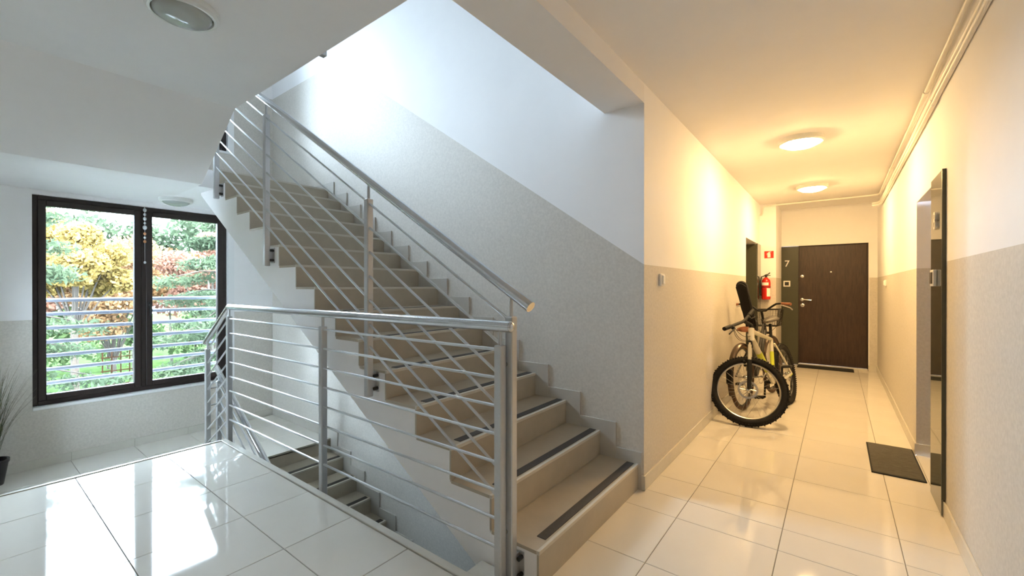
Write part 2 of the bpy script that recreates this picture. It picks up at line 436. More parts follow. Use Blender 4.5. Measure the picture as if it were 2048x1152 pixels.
# ---- baseboards (cream tile pieces)
def baseboard(name, label, pieces, h=0.09):
    bm0 = B(); first = None
    root = None
    for i, (x0, x1, y0, y1, z) in enumerate(pieces):
        bm = B(); box(bm, x0, x1, y0, y1, z, z+h, 0, 0.0015)
        if root is None:
            root = struct(name, bm, [EDGET], label=label)
        else: obj('baseboard_tile', bm, EDGET, root)
    return root
t_ = 0.010
P = []
y = YBK
while y < 3.44: P.append((XR-t_, XR, y, min(y+0.496, 3.448), 0)); y += 0.4985
y = NRy1 - 0.002
while y < YEND-0.02: P.append((XR-t_, XR, y, min(y+0.496, YEND), 0)); y += 0.4985
P.append((XR-t_, XR+0.30, NRy1-t_, NRy1, 0))
baseboard('baseboard_right', 'cream tile baseboard along the right corridor wall', P)
P = []; y = YS - 0.008
while y < NLy0-0.01: P.append((XL, XL+t_, y, min(y+0.496, NLy0), 0)); y += 0.4985
P.append((XL, XL+t_, NLy1, YPIL, 0)); P.append((XL, -0.772, YPIL-t_, YPIL, 0))
P.append((X0+0.02, XL+t_, YS-t_, YS, 0))
baseboard('baseboard_left', 'cream tile baseboard along the left corridor wall', P, 0.095)
P = [(DX1, XR-t_, YEND-t_, YEND, 0)]
baseboard('baseboard_end', 'cream tile baseboard at the end of the corridor', P)
P = []; y = YBK
while y < YS-0.02: P.append((XW, XW+t_, y, min(y+0.4965, YS), ZLL)); y += 0.4985
baseboard('baseboard_window', 'cream tile baseboard under the window', P, 0.085)

# ---- windows
def window(name, label, dz):
    xf = XW - 0.125; fd = 0.07
    y0, y1, z0, z1 = WY0-0.005, WY1-0.07, WZ0+0.02+dz, WZ1+dz
    ym = 1.335
    root = thing(name, None, None, (xf, (y0+y1)/2, z0), kind='structure'); root['label'] = label
    L = root.location
    def bx(nm, m, *a, par=root, bev=0.004):
        bm = B(); box(bm, a[0]-L.x, a[1]-L.x, a[2]-L.y, a[3]-L.y, a[4]-L.z, a[5]-L.z, 0, bev); return obj(nm, bm, m, par)
    t = 0.045
    bx('frame_left', BROWN, xf, xf+fd, y0, y0+t, z0, z1); bx('frame_right', BROWN, xf, xf+fd, y1-t, y1, z0, z1)
    bx('frame_top', BROWN, xf, xf+fd, y0+t, y1-t, z1-t, z1); bx('frame_bottom', BROWN, xf, xf+fd, y0+t, y1-t, z0, z0+t)
    bx('mullion', BROWN, xf, xf+fd, ym-0.022, ym+0.022, z0+t, z1-t)
    for a, b in ((y0+t, ym-0.022), (ym+0.022, y1-t)):
        s = 0.058; c0, c1 = z0+t, z1-t
        bm = B()
        for q in ((a, a+s, c0, c1), (b-s, b, c0, c1), (a+s, b-s, c0, c0+s), (a+s, b-s, c1-s, c1)):
            box(bm, xf+0.012-L.x, xf+fd+0.012-L.x, q[0]-L.y, q[1]-L.y, q[2]-L.z, q[3]-L.z, 0, 0.005)
        sash = obj('sash', bm, BROWN, root)
        bm = B(); box(bm, xf+0.035-L.x, xf+0.041-L.x, a+s-0.004-L.y, b-s+0.004-L.y, c0+s-0.004-L.z, c1-s+0.004-L.z)
        obj('pane', bm, GLASS, sash)
        if a > ym:
            bm = B(); hz = z0 + 0.98
            box(bm, xf+fd+0.012-L.x, xf+fd+0.024-L.x, a+0.014-L.y, a+0.044-L.y, hz-0.035-L.z, hz+0.035-L.z, 0, 0.003)
            tube(bm, [(xf+fd+0.02-L.x, a+0.029-L.y, hz-L.z), (xf+fd+0.05-L.x, a+0.029-L.y, hz-L.z), (xf+fd+0.053-L.x, a+0.029-L.y, hz-0.03-L.z), (xf+fd+0.053-L.x, a+0.029-L.y, hz-0.12-L.z)], 0.009, 8)
            obj('window_handle', bm, DARKM, sash, True)
    # reveal lining and sill
    bx('sill', SILL, XW-0.13, XW+0.012, WY0, WY1, WZ0-0.012+dz, WZ0+0.018+dz)
    bx('reveal_lining', SILL, XWo, XW+0.001, WY1-0.07, WY1+0.001, WZ0+0.018+dz, WZ1+dz, bev=0)
    return root
window('window_1', 'two-sash window with dark brown frame above the lower landing', 0)
window('window_2', 'dark brown framed window above the upper landing', HST)

def added_window(name, label, BW0, BW1, z0, z1):  # unseen window, added to let more daylight onto the lower landing
    r = thing(name, None, None, ((BW0+BW1)/2, YBK-0.1, z0), kind='structure'); r['label'] = label
    hw = (BW1-BW0)/2; h = z1-z0; t = 0.06
    for q in ((-hw, -hw+t, 0, h), (hw-t, hw, 0, h), (-hw+t, hw-t, 0, t), (-hw+t, hw-t, h-t, h)):
        bm = B(); box(bm, q[0], q[1], -0.035, 0.035, q[2], q[3], 0, 0.004); obj('frame_side', bm, BROWN, r)
    n = 1
    for i in range(n):
        a = -hw+t+(2*hw-2*t)*i/n; b = a+(2*hw-2*t)/n
        bm = B(); box(bm, a, b, -0.004, 0.004, t, h-t); obj('pane', bm, GLASS, r)
        if i: bm = B(); box(bm, a-0.035, a+0.035, -0.03, 0.03, t, h-t, 0, 0.004); obj('mullion', bm, BROWN, r)
added_window('window_added', 'added window behind the viewpoint that brightens the lower landing', *BWIN[0])
# ---- door 7 at the end of the corridor
def door_seven():
    d = thing('door_1', None, None, (0, YEND, 0), kind='structure'); d['label'] = 'dark brown apartment door with the number 7 on its side panel'
    Y = YEND
    bm = B(); box(bm, DXM+0.004, DX1-0.016, 0.045, 0.10, 0.030, DTOP-0.012, 0, 0.002); leaf = obj('leaf', bm, WOOD, d)
    bm = B(); box(bm, DX0+0.004, DXM-0.002, 0.012, 0.10, 0.003, DTOP-0.006, 0, 0.002); sp = obj('side_panel', bm, PANELM, d)
    bm = B()
    box(bm, DXM-0.002, DXM+0.012, 0.02, 0.12, 0.02, DTOP-0.006); box(bm, DX1-0.016, DX1, 0.03, 0.12, 0.0, DTOP); box(bm, DXM, DX1-0.012, 0.03, 0.12, DTOP-0.016, DTOP)
    obj('frame', bm, BROWN, d)
    bm = B(); box(bm, DX1, DX1+0.012, -0.006, 0.03, 0, DTOP+0.012); box(bm, DX0-0.012, DX1, -0.006, 0.012, DTOP, DTOP+0.012)
    obj('corner_bead', bm, WHITE, d)
    bm = B(); box(bm, DXM, DX1-0.004, -0.002, 0.10, 0.0, 0.028, 0, 0.002); obj('threshold', bm, NOSE, d)
    hx, hz = DXM+0.05, 1.045
    bm = B(); lathe(bm, [(0.026, 0), (0.026, 0.012), (0.012, 0.016), (0.012, 0.045)], 18, Matrix.Translation((hx, 0.045, hz+0.06)) @ Matrix.Rotation(pi/2, 4, 'X'))
    tube(bm, [(hx, 0.004, hz+0.06), (hx+0.03, -0.002, hz+0.062), (hx+0.13, 0.0, hz+0.052)], 0.009, 8); obj('handle', bm, STEEL, leaf, True)
    bm = B(); lathe(bm, [(0.030, 0), (0.030, 0.010), (0.020, 0.014), (0.0, 0.014)], 20, Matrix.Translation((hx+0.005, 0.045, hz-0.035)) @ Matrix.Rotation(pi/2, 4, 'X'), cap=False); obj('lock_rosette', bm, STEEL, leaf, True)
    bm = B(); lathe(bm, [(0.026, 0), (0.026, 0.012), (0.012, 0.018), (0.0, 0.018)], 20, Matrix.Translation((hx, 0.045, 1.50)) @ Matrix.Rotation(pi/2, 4, 'X'), cap=False); obj('upper_lock', bm, STEEL, leaf, True)
    bm = B(); lathe(bm, [(0.012, 0), (0.012, 0.006), (0.0, 0.008)], 14, Matrix.Translation((-0.084, 0.045, 1.565)) @ Matrix.Rotation(pi/2, 4, 'X'), cap=False); obj('peephole', bm, STEEL, leaf, True)
    text_mesh('number', '7', 0.155, 0.004, Matrix.Translation((-0.69, 0.007, 1.715)) @ Matrix.Rotation(pi/2, 4, 'X'), mat('number_metal', (0.75, 0.74, 0.70), 0.3, 0.6, nscale=30, namt=0.05), sp)['label'] = 'silver number 7'
    bm = B(); box(bm, -0.742, -0.642, -0.004, 0.012, 1.325, 1.425, 0, 0.004); ic = obj('intercom', bm, PLAST, sp); ic['label'] = 'square silver intercom plate'
    bm = B(); box(bm, -0.722, -0.662, -0.0065, -0.003, 1.345, 1.405, 0, 0.002); obj('intercom_button', bm, DARKM, ic)
    return d
door_seven()
# ---- right niche: glossy side panel, door leaf
def door_right():
    d = thing('door_2', None, None, (XR, (NRy0+NRy1)/2, 0), kind='structure'); d['label'] = 'recessed apartment door in the right wall with glossy dark panel'
    L = d.location
    def bx(nm, m, *a, par=d, bev=0.0):
        bm = B(); box(bm, a[0]-L.x, a[1]-L.x, a[2]-L.y, a[3]-L.y, a[4], a[5], 0, bev); return obj(nm, bm, m, par)
    pn = bx('side_panel', GLOSSP, XR-0.018, XR-0.002, 3.452, 3.81, 0.004, 1.995, bev=0.0015)
    bx('panel_edge', PANELM, XR-0.0185, XR-0.001, 3.443, 3.4515, 0.10, 1.998)
    bx('leaf', WOOD, XR+0.22, XR+0.27, NRy0+0.01, NRy1-0.01, 0.01, NRt-0.01)
    text_mesh('number', '8', 0.155, 0.006, Matrix.Translation((XR-0.023-L.x, 3.62-L.y, 1.715)) @ Matrix.Rotation(-pi/2, 4, 'Z') @ Matrix.Rotation(pi/2, 4, 'X'), MATS['number_metal'], pn)
    ic = bx('intercom', PLAST, XR-0.036, XR-0.018, 3.60, 3.70, 1.325, 1.425, par=pn, bev=0.003)
    bx('intercom_button', DARKM, XR-0.0395, XR-0.0355, 3.615, 3.685, 1.34, 1.41, par=ic, bev=0.001)
door_right()
def door_left():
    d = thing('door_3', None, None, (XL, (NLy0+NLy1)/2, 0), kind='structure'); d['label'] = 'recessed apartment door in the left wall beyond the bicycles'
    L = d.location
    def bx(nm, m, *a, bev=0.0):
        bm = B(); box(bm, a[0]-L.x, a[1]-L.x, a[2]-L.y, a[3]-L.y, a[4], a[5], 0, bev); return obj(nm, bm, m, d)
    bx('side_panel', GLOSSP, XL+0.001, XL+0.018, NLy1-0.012, YPIL-0.012, 0.10, 1.995, bev=0.0015)
    bx('jamb_panel', PANELM, XL-0.24, XL+0.001, NLy1-0.016, NLy1-0.001, 0.004, 1.985)
    bx('leaf', WOOD, XL-0.26, XL-0.21, NLy0+0.01, NLy1-0.02, 0.01, NLt-0.01)
door_left()

# ================================================================== RAILINGS
def sqpost(bm, x, y, z0, z1, s=0.040):
    box(bm, x-s/2, x+s/2, y-s/2, y+s/2, z0, z1, 0, 0.004)
def bracket(parent, x, y0, y1, z):
    bm = B(); box(bm, x-0.005, x+0.005, y0, y1, z-0.055, z+0.055, 0)
    box(bm, x-0.028, x+0.028, y1-0.006, y1, z-0.06, z+0.06, 0)
    b = obj('bracket', bm, POSTM, parent)
    for dz in (-0.038, 0.038):
        bm = B(); tube(bm, [(x+0.018, y0-0.004, z+dz), (x+0.018, y1+0.001, z+dz)], 0.010, 8)
        obj('bolt', bm, DARKM, b, True)
YB_ = 1.459
def balustrade(name, label, dz, group=None):
    r = thing(name, label, 'railing', (-2.65, YB_, dz), group)
    O = Vector((-2.65, YB_, 0))
    posts = (-4.2, -2.656, -1.178)
    for x in posts:
        bm = B(); sqpost(bm, x-O.x, 0, -0.13, 1.065); p = obj('post', bm, POSTM, r)
        bm = B(); tube(bm, [(x-O.x, 0, 1.06), (x-O.x, 0, 1.135)], 0.009, 8); obj('rail_pin', bm, POSTM, p, True)
    bm = B(); tube(bm, [(-4.2-O.x, 0, 1.148), (-1.118-O.x, 0, 1.148)], 0.0245, 18); h = obj('handrail', bm, STEEL, r, True)
    bm = B(); sphere(bm, (-1.118-O.x, 0, 1.148), 0.0235, 14, 10, (0.6, 1, 1)); obj('end_cap', bm, STEEL, h, True)
    for i in range(8):
        z = 1.045 - 0.1245*i
        bm = B(); tube(bm, [(-4.19-O.x, -0.004, z), (-1.19-O.x, -0.004, z)], 0.0072, 8); obj('bar', bm, BARM, r, True)
    return r
balustrade('balustrade', 'level steel balustrade along the edge of the hall floor', 0)
balustrade('balustrade', 'steel balustrade on the edge of the floor above', HST)
# short flight railing beyond the corner post
def short_rail():
    r = thing('stair_railing', 'short sloping steel railing beside the three steps to the window', 'railing', (-4.72, YB_, ZLL))
    O = Vector((-4.72, YB_, ZLL)); sl = 0.622
    zt = lambda x: 1.148 - sl*(-4.2-x)
    def l(*p): return tuple(Vector(p)-O)
    bm = B(); sqpost(bm, 0, 0, 0.002, zt(-4.72)-0.085-O.z); p = obj('post', bm, POSTM, r)
    bm = B(); tube(bm, [l(-4.72, YB_, zt(-4.72)-0.09), l(-4.72, YB_, zt(-4.72)-0.01)], 0.009, 8); obj('rail_pin', bm, POSTM, p, True)
    bm = B(); tube(bm, [l(-4.205, YB_, 1.145), l(-4.77, YB_, zt(-4.77))], 0.0245, 18); obj('handrail', bm, STEEL, r, True)
    for i in range(8):
        dz = 0.103 + 0.1245*i
        bm = B(); tube(bm, [l(-4.222, YB_-0.004, zt(-4.222)-dz), l(-4.70, YB_-0.004, zt(-4.70)-dz)], 0.0072, 8); obj('bar', bm, BARM, r, True)
    for z in (0.36, 0.20):
        bm = B(); tube(bm, [l(-4.72, YB_+0.019, z), l(-4.735, 1.538, z)], 0.007, 8); obj('link_stub', bm, STEEL, r, True)
short_rail()
# up flight railing
def up_rail():
    YR = 1.504; O = Vector((-2.9, YR, 0))
    r = thing('stair_railing', 'long steel railing climbing with the upper flight', 'railing', tuple(O))
    def l(x, z, dy=0): return (x-O.x, dy, z)
    zt = lambda x: 1.19 + 0.612*(-x-1.152)
    hr = lambda x: 1.243 + 0.613*(-x-1.06)
    for i, (x, zb) in enumerate(((-4.63, 2.148), (-3.58, 1.485), (-2.22, 0.668), (-1.152, 0.02))):
        bm = B(); sqpost(bm, x-O.x, 0, zb, zt(x)); p = obj('post', bm, POSTM, r)
        bm = B(); tube(bm, [l(x, zt(x)-0.01), l(x, hr(x)-0.01)], 0.009, 8); obj('rail_pin', bm, POSTM, p, True)
        bracket(p, x-O.x+0.012, 0.018, YN-YR+0.001, zb+0.085 if i < 3 else 0.075)
    bm = B(); tube(bm, [l(-1.045, hr(-1.045)), l(-4.72, hr(-4.72))], 0.0245, 18); h = obj('handrail', bm, STEEL, r, True)
    for off in (0.02, 0.162, 0.305, 0.448, 0.591, 0.733, 0.866):
        bm = B(); tube(bm, [l(-1.165, zt(-1.165)-off, -0.004), l(-4.64, zt(-4.64)-off, -0.004)], 0.0072, 8); obj('bar', bm, BARM, r, True)
    for z in (0.98, 0.24):
        bm = B(); tube(bm, [(-1.162-O.x, -0.0255, z), (-1.162-O.x, -0.018, z)], 0.009, 8); obj('link_stub', bm, STEEL, r, True)
up_rail()
def down_rail():
    YR = 1.56; O = Vector((-4.75, YR, ZLL))
    r = thing('stair_railing', 'steel railing going down beside the lower flight', 'railing', tuple(O))
    zt = lambda x: 0.50 - 0.600*(x+4.75)
    def l(x, z, dy=0): return (x-O.x, dy, z-O.z)
    for x in (-4.75, -3.45):
        bm = B(); sqpost(bm, x-O.x, 0, 0.0 if x < -4.7 else zt(x)-1.15-O.z, zt(x)-0.085-O.z); p = obj('post', bm, POSTM, r)
        bm = B(); tube(bm, [l(x, zt(x)-0.09), l(x, zt(x)-0.01)], 0.009, 8); obj('rail_pin', bm, POSTM, p, True)
    bm = B(); tube(bm, [l(-4.82, zt(-4.82)), l(-2.2, zt(-2.2))], 0.0245, 18); obj('handrail', bm, STEEL, r, True)
    for i in range(7):
        dz = 0.103 + 0.135*i
        bm = B(); tube(bm, [l(-4.74, zt(-4.74)-dz, -0.004), l(-2.3, zt(-2.3)-dz, -0.004)], 0.0072, 8); obj('bar', bm, BARM, r, True)
down_rail()

# ================================================================== CORRIDOR FITTINGS
def lamp(label, x, y, z, lit, group, R=0.165):
    r = thing('ceiling_light', label, 'ceiling light', (x, y, z), group)
    bm = B(); lathe(bm, [(R+0.010, 0.0), (R+0.010, -0.030), (R-0.002, -0.042), (R-0.014, -0.042), (R-0.016, -0.004), (0.0, -0.004)], 36, cap=False)
    obj('base_ring', bm, mat('lamp_ring', (0.72, 0.73, 0.70), 0.3, nscale=6, namt=0.02), r, True)
    if lit:
        m = mat('lit_glass', (0.9, 0.85, 0.7), 0.3, nscale=6, namt=0.02, emit=LAMP_COLOR, estr=LAMP_STRENGTH)
    else:
        m = mat('frosted_glass_off', (0.60, 0.64, 0.61), 0.12, nscale=5, namt=0.03, trans=0.35)
    prof = [((R-0.02)*cos(a), -0.034-0.046*sin(a)) for a in [i*pi/2/8 for i in range(8)]] + [(0.004, -0.080)]
    bm = B(); lathe(bm, prof, 36, cap=False); obj('glass_dome', bm, m, r, True)
    if not lit:
        bm = B(); box(bm, -0.055, 0.055, -0.02, 0.02, -0.060, -0.022, 0, 0.006); obj('lamp_holder', bm, PLAST, r)
lamp('glowing round ceiling light in the corridor, the one over the bicycles', -0.262, 4.60, ZC, True, 'corridor ceiling lights')
lamp('glowing round ceiling light in the corridor, the one close to the end door', -0.265, 6.80, ZC, True, 'corridor ceiling lights')
lamp('unlit round glass ceiling light on the hall ceiling', -2.76, 0.745, ZCL, False, 'unlit ceiling lights', 0.15)
lamp('unlit round glass ceiling light on the soffit over the window', -5.76, 1.49, 2.285, False, 'unlit ceiling lights', 0.14)

def switch(label, x, y, z, nx, w_=0.085):
    r = thing('light_switch', label, 'light switch', (x, y, z), 'light switches')
    s = nx
    bm = B(); box(bm, min(0, s*0.018), max(0, s*0.018), -w_/2, w_/2, -w_/2, w_/2, 0, 0.004); obj('plate', bm, PLAST, r)
    bm = B(); box(bm, min(s*0.017, s*0.028), max(s*0.017, s*0.028), -0.02, 0.02, -0.030, 0.030, 0, 0.003); obj('rocker', bm, PLAST, r)
switch('white light switch on the wall between the stairs and the bicycles', XL, 3.048, 1.371, 1)
switch('white light switch on the right wall close to the end door', XR, 7.22, 1.37, -1, 0.08)

# conduits
r = thing('conduit_pipe', 'white conduit along the ceiling that crosses over the end door', 'pipe', (0.46, 2.0, 2.61), 'conduits on the right wall')
bm = B(); O = Vector((0.46, 2.0, 2.61))
pA = [(0.468, YBK+0.01, 2.617), (0.468, 3.94, 2.617), (0.466, 3.97, 2.612), (0.466, 7.76, 2.612), (0.45, 7.83, 2.611), (0.41, 7.855, 2.61), (-0.90, 7.872, 2.61), (-0.945, 7.872, 2.60), (-0.95, 7.872, 2.57), (-0.953, 7.872, 2.50), (-0.965, 7.872, 2.478), (-0.996, 7.872, 2.475)]
tube(bm, [Vector(p)-O for p in pA], 0.0125, 10); obj('pipe', bm, PIPE, r, True)
for y in (3.955, 6.25): bm = B(); tube(bm, [Vector((0.467, y-0.035, 2.6145))-O, Vector((0.467, y+0.035, 2.6145))-O], 0.0165, 10); obj('coupling', bm, PIPE, r, True)
for z, rr, lb in ((2.505, 0.015, 'upper of two white conduits fixed high on the right wall'), (2.474, 0.013, 'lower of two white conduits fixed high on the right wall')):
    O = Vector((0.47, 2.0, z)); xx = XR-rr-0.002
    r = thing('conduit_pipe', lb, 'pipe', tuple(O), 'conduits on the right wall')
    bm = B(); tube(bm, [Vector(p)-O for p in [(xx, YBK+0.01, z), (xx, 3.62, z), (xx-0.004, 3.68, z-0.012), (xx-0.004, 7.60, z-0.012), (xx-0.012, 7.70, z-0.014), (0.44, 7.76, z-0.02), (0.385, 7.78, z-0.02)]], rr, 10); obj('pipe', bm, PIPE, r, True)
    for y, dz in ((2.2, 0.0), (3.72, -0.012), (6.1, -0.012)):
        bm = B(); tube(bm, [Vector((xx-0.004*(dz < 0), y-0.012, z+dz))-O, Vector((xx-0.004*(dz < 0), y+0.012, z+dz))-O], rr+0.0018, 10); obj('clip', bm, PIPE, r, True)

# mats
def mat_obj(label, x0, x1, y0, y1, m, t=0.012):
    bm = B(); box(bm, x0, x1, y0, y1, 0.0005, t, 0, 0.004)
    r = thing('doormat', label, 'doormat', ((x0+x1)/2, (y0+y1)/2, 0))
    o = obj('pile', bm, m, None); o.data.transform(Matrix.Translation(-r.location)); o.parent = r
    bm = B()
    for q in ((x0-0.008, x0, y0-0.008, y1+0.008), (x1, x1+0.008, y0-0.008, y1+0.008), (x0, x1, y0-0.008, y0), (x0, x1, y1, y1+0.008)):
        box(bm, q[0]-r.location.x, q[1]-r.location.x, q[2]-r.location.y, q[3]-r.location.y, 0.0005, t*0.6, 0)
    obj('edging', bm, MATB, r)
mat_obj('thin black doormat at the foot of the end door', -0.52, 0.20, 8.42, 8.68, MATB, 0.014)
mat_obj('dark grey carpet doormat by the recess in the right wall', 0.203, 0.474, 3.975, 4.69, MATG)

# fire extinguisher and sign
RED = mat('extinguisher_red', (0.55, 0.02, 0.012), 0.25, nscale=8, namt=0.05)
r = thing('fire_extinguisher', 'red fire extinguisher hung on the pillar beside the end door', 'fire extinguisher', (-0.90, YPIL-0.075, 1.12))
bm = B(); lathe(bm, [(0.050, 0), (0.060, 0.008), (0.062, 0.03), (0.062, 0.27), (0.055, 0.31), (0.03, 0.335), (0.022, 0.35)], 24); obj('cylinder', bm, RED, r, True)
bm = B(); lathe(bm, [(0.016, 0.345), (0.016, 0.37), (0.024, 0.372), (0.024, 0.39), (0.012, 0.395)], 14)
tube(bm, [(-0.01, 0, 0.39), (0.03, -0.005, 0.40), (0.055, -0.005, 0.425)], 0.008, 8); tube(bm, [(0.0, 0, 0.38), (0.06, -0.004, 0.382)], 0.006, 8); obj('valve', bm, DARKM, r, True)
bm = B(); tube(bm, [(-0.015, -0.005, 0.378), (-0.06, -0.02, 0.36), (-0.074, -0.03, 0.28), (-0.072, -0.03, 0.10), (-0.066, -0.03, 0.06)], 0.009, 8); obj('hose', bm, DARKM, r, True)
bm = B(); lathe(bm, [(0.0635, 0.195), (0.0635, 0.205)], 24, cap=False); obj('strap', bm, DARKM, r)
bm = B()
for a0, a1, z0, z1 in ((-2.6, -0.9, 0.225, 0.27), (-1.3, -0.3, 0.05, 0.18)):
    n = 10
    for i in range(n):
        A = a0+(a1-a0)*i/n; C = a0+(a1-a0)*(i+1)/n; R_ = 0.0632
        bm.faces.new([bm.verts.new(v) for v in ((R_*cos(A), R_*sin(A), z0), (R_*cos(C), R_*sin(C), z0), (R_*cos(C), R_*sin(C), z1), (R_*cos(A), R_*sin(A), z1))])
obj('label', bm, mat('label_white', (0.85, 0.83, 0.78), 0.4, nscale=30, namt=0.05), r)
bm = B(); box(bm, -0.02, 0.02, 0.055, 0.075, 0.16, 0.30, 0); obj('wall_hook', bm, DARKM, r)
r = thing('fire_extinguisher_sign', 'small red sign with white extinguisher symbol on the pillar', 'sign', (-0.868, YPIL-0.004, 1.835))
bm = B(); box(bm, -0.064, 0.064, 0.0, 0.004, -0.056, 0.056, 0); obj('panel', bm, mat('sign_red', (0.62, 0.035, 0.02), 0.4, nscale=20, namt=0.04), r)
bm = B(); box(bm, -0.020, 0.020, -0.0015, 0.0, -0.046, 0.024, 0); box(bm, -0.010, 0.010, -0.0015, 0.0, 0.024, 0.036); prism(bm, [(-0.010, 0.030), (0.026, 0.038), (0.030, 0.046), (-0.006, 0.044)], 'y', -0.0015, 0.0); prism(bm, [(-0.012, 0.032), (-0.030, 0.020), (-0.030, -0.01), (-0.025, -0.01), (-0.025, 0.017), (-0.010, 0.026)], 'y', -0.0015, 0.0)
obj('pictogram', bm, MATS['label_white'], r)

# ================================================================== BICYCLES
RUB = mat('tyre_rubber', (0.010, 0.0095, 0.009), 0.8, nscale=70, namt=0.3, bump=0.3, spec=0.3)
RUBB = mat('tyre_brown_wall', (0.085, 0.045, 0.028), 0.7, nscale=40, namt=0.2)
RIMB = mat('rim_black', (0.02, 0.02, 0.02), 0.35, nscale=30, namt=0.1)
RIMS = mat('rim_silver', (0.62, 0.60, 0.55), 0.3, 0.9, nscale=30, namt=0.05)
FRS = mat('frame_silver', (0.62, 0.60, 0.52), 0.28, 0.35, nscale=12, namt=0.04)
FRY = mat('frame_neon', (0.55, 0.62, 0.05), 0.3, nscale=12, namt=0.05)
FRD = mat('frame_dark', (0.030, 0.030, 0.032), 0.35, nscale=12, namt=0.1)
CHR = mat('chrome', (0.75, 0.75, 0.74), 0.15, 1.0, nscale=20, namt=0.02)
BLK = mat('bike_black', (0.008, 0.008, 0.008), 0.6, nscale=30, namt=0.2, spec=0.25)
LEA = mat('brown_leather', (0.22, 0.075, 0.032), 0.45, nscale=40, namt=0.2)
SADM = mat('saddle_vinyl', (0.070, 0.060, 0.048), 0.35, nscale=40, namt=0.2)
SPK = mat('spoke_steel', (0.45, 0.44, 0.42), 0.3, 0.9, nscale=10, namt=0.02)
def wheel(parent, name, M, R, tr, tyre, rim, nsp=28, knobs=False, disc=False):
    rr = R - 2*tr - 0.004
    bm = B(); torus(bm, (0, 0, 0), (0, 1, 0), rr, 0.010, 56, 8, 1.2); bm.transform(M); o = obj(name, bm, rim, parent, True)
    bm = B(); torus(bm, (0, 0, 0), (0, 1, 0), R-tr, tr, 64, 12, 0.92)
    if knobs:
        for i in range(80):
            a = 2*pi*i/80
            for s, b in ((-1, 0.75), (1, 0.75), (0, 0.0)):
                if s == 0 and i % 2: continue
                rad = R - tr + tr*cos(b*s*1.15); y = tr*0.92*sin(b*s*1.15)
                bm2 = B(); box(bm2, -0.006, 0.006, -0.007, 0.007, -0.004, 0.006)
                bm2.transform(Matrix.Translation((rad*cos(a), y, rad*sin(a))) @ Matrix.Rotation(-a+pi/2, 4, 'Y') @ Matrix.Rotation(-s*b*1.1, 4, 'X'))
                me = bpy.data.meshes.new('k'); bm2.to_mesh(me); bm2.free(); bm.from_mesh(me); bpy.data.meshes.remove(me)
    bm.transform(M); obj('tyre', bm, tyre, o, True)
    bm = B(); tube(bm, [(0, -0.05, 0), (0, -0.03, 0), (0, 0.03, 0), (0, 0.05, 0)], [0.012, 0.020, 0.020, 0.012], 12); bm.transform(M); obj('hub', bm, CHR, o, True)
    bm = B()
    for i in range(nsp):
        a = 2*pi*i/nsp; s = 0.03 if i % 2 else -0.03; b = a + (0.35 if (i//2) % 2 else -0.35)
        tube(bm, [(0.02*cos(b), s, 0.02*sin(b)), (rr*cos(a), 0, rr*sin(a))], 0.0011, 4, cap=False)
    bm.transform(M); tag(obj('spokes', bm, SPK, o), kind='stuff')
    if disc:
        bm = B(); torus(bm, (0, 0.042, 0), (0, 1, 0), 0.078, 0.010, 32, 4, 0.12)
        for i in range(6):
            a = 2*pi*i/6; tube(bm, [(0.015*cos(a), 0.042, 0.015*sin(a)), (0.074*cos(a+0.5), 0.042, 0.074*sin(a+0.5))], 0.004, 6)
        bm.transform(M); obj('brake_disc', bm, SPK, o, True)
    return o
def bike_frame_of(rc, heading, lean):
    return Matrix.Translation((rc[0], rc[1], 0)) @ Matrix.Rotation(heading, 4, 'Z') @ Matrix.Rotation(lean, 4, 'X')
AX = Vector((-0.375, 0, 0.927))
def saddle(parent, M, p, m, L=0.27, W=0.15):
    bm = B(); n = 14; rings = []
    for i in range(n+1):
        t = i/n; x = -L*0.5 + L*t
        wd = W*0.5*(1 - t**1.3)*0.85 + 0.022; wd *= (0.55 if i == 0 else 0.9 if i == 1 else 1) * (0.55 if i == n else 1)
        h = 0.020 + 0.018*(1-t); zc = 0.012*(1-t)**2 - 0.01*t
        rings.append([bm.verts.new((p[0]+x, p[1]+wd*cos(a), p[2]+zc+(h if sin(a) > 0 else h*0.7)*sin(a))) for a in [2*pi*k/12 for k in range(12)]])
    for A, C in zip(rings, rings[1:]):
        for k in range(12): bm.faces.new((A[k], A[(k+1) % 12], C[(k+1) % 12], C[k]))
    bm.faces.new(rings[0]); bm.faces.new(list(reversed(rings[-1])))
    bm.transform(M); return obj('saddle', bm, m, parent, True, 70)
def P3(M, pts): return [M @ Vector(p) for p in pts]

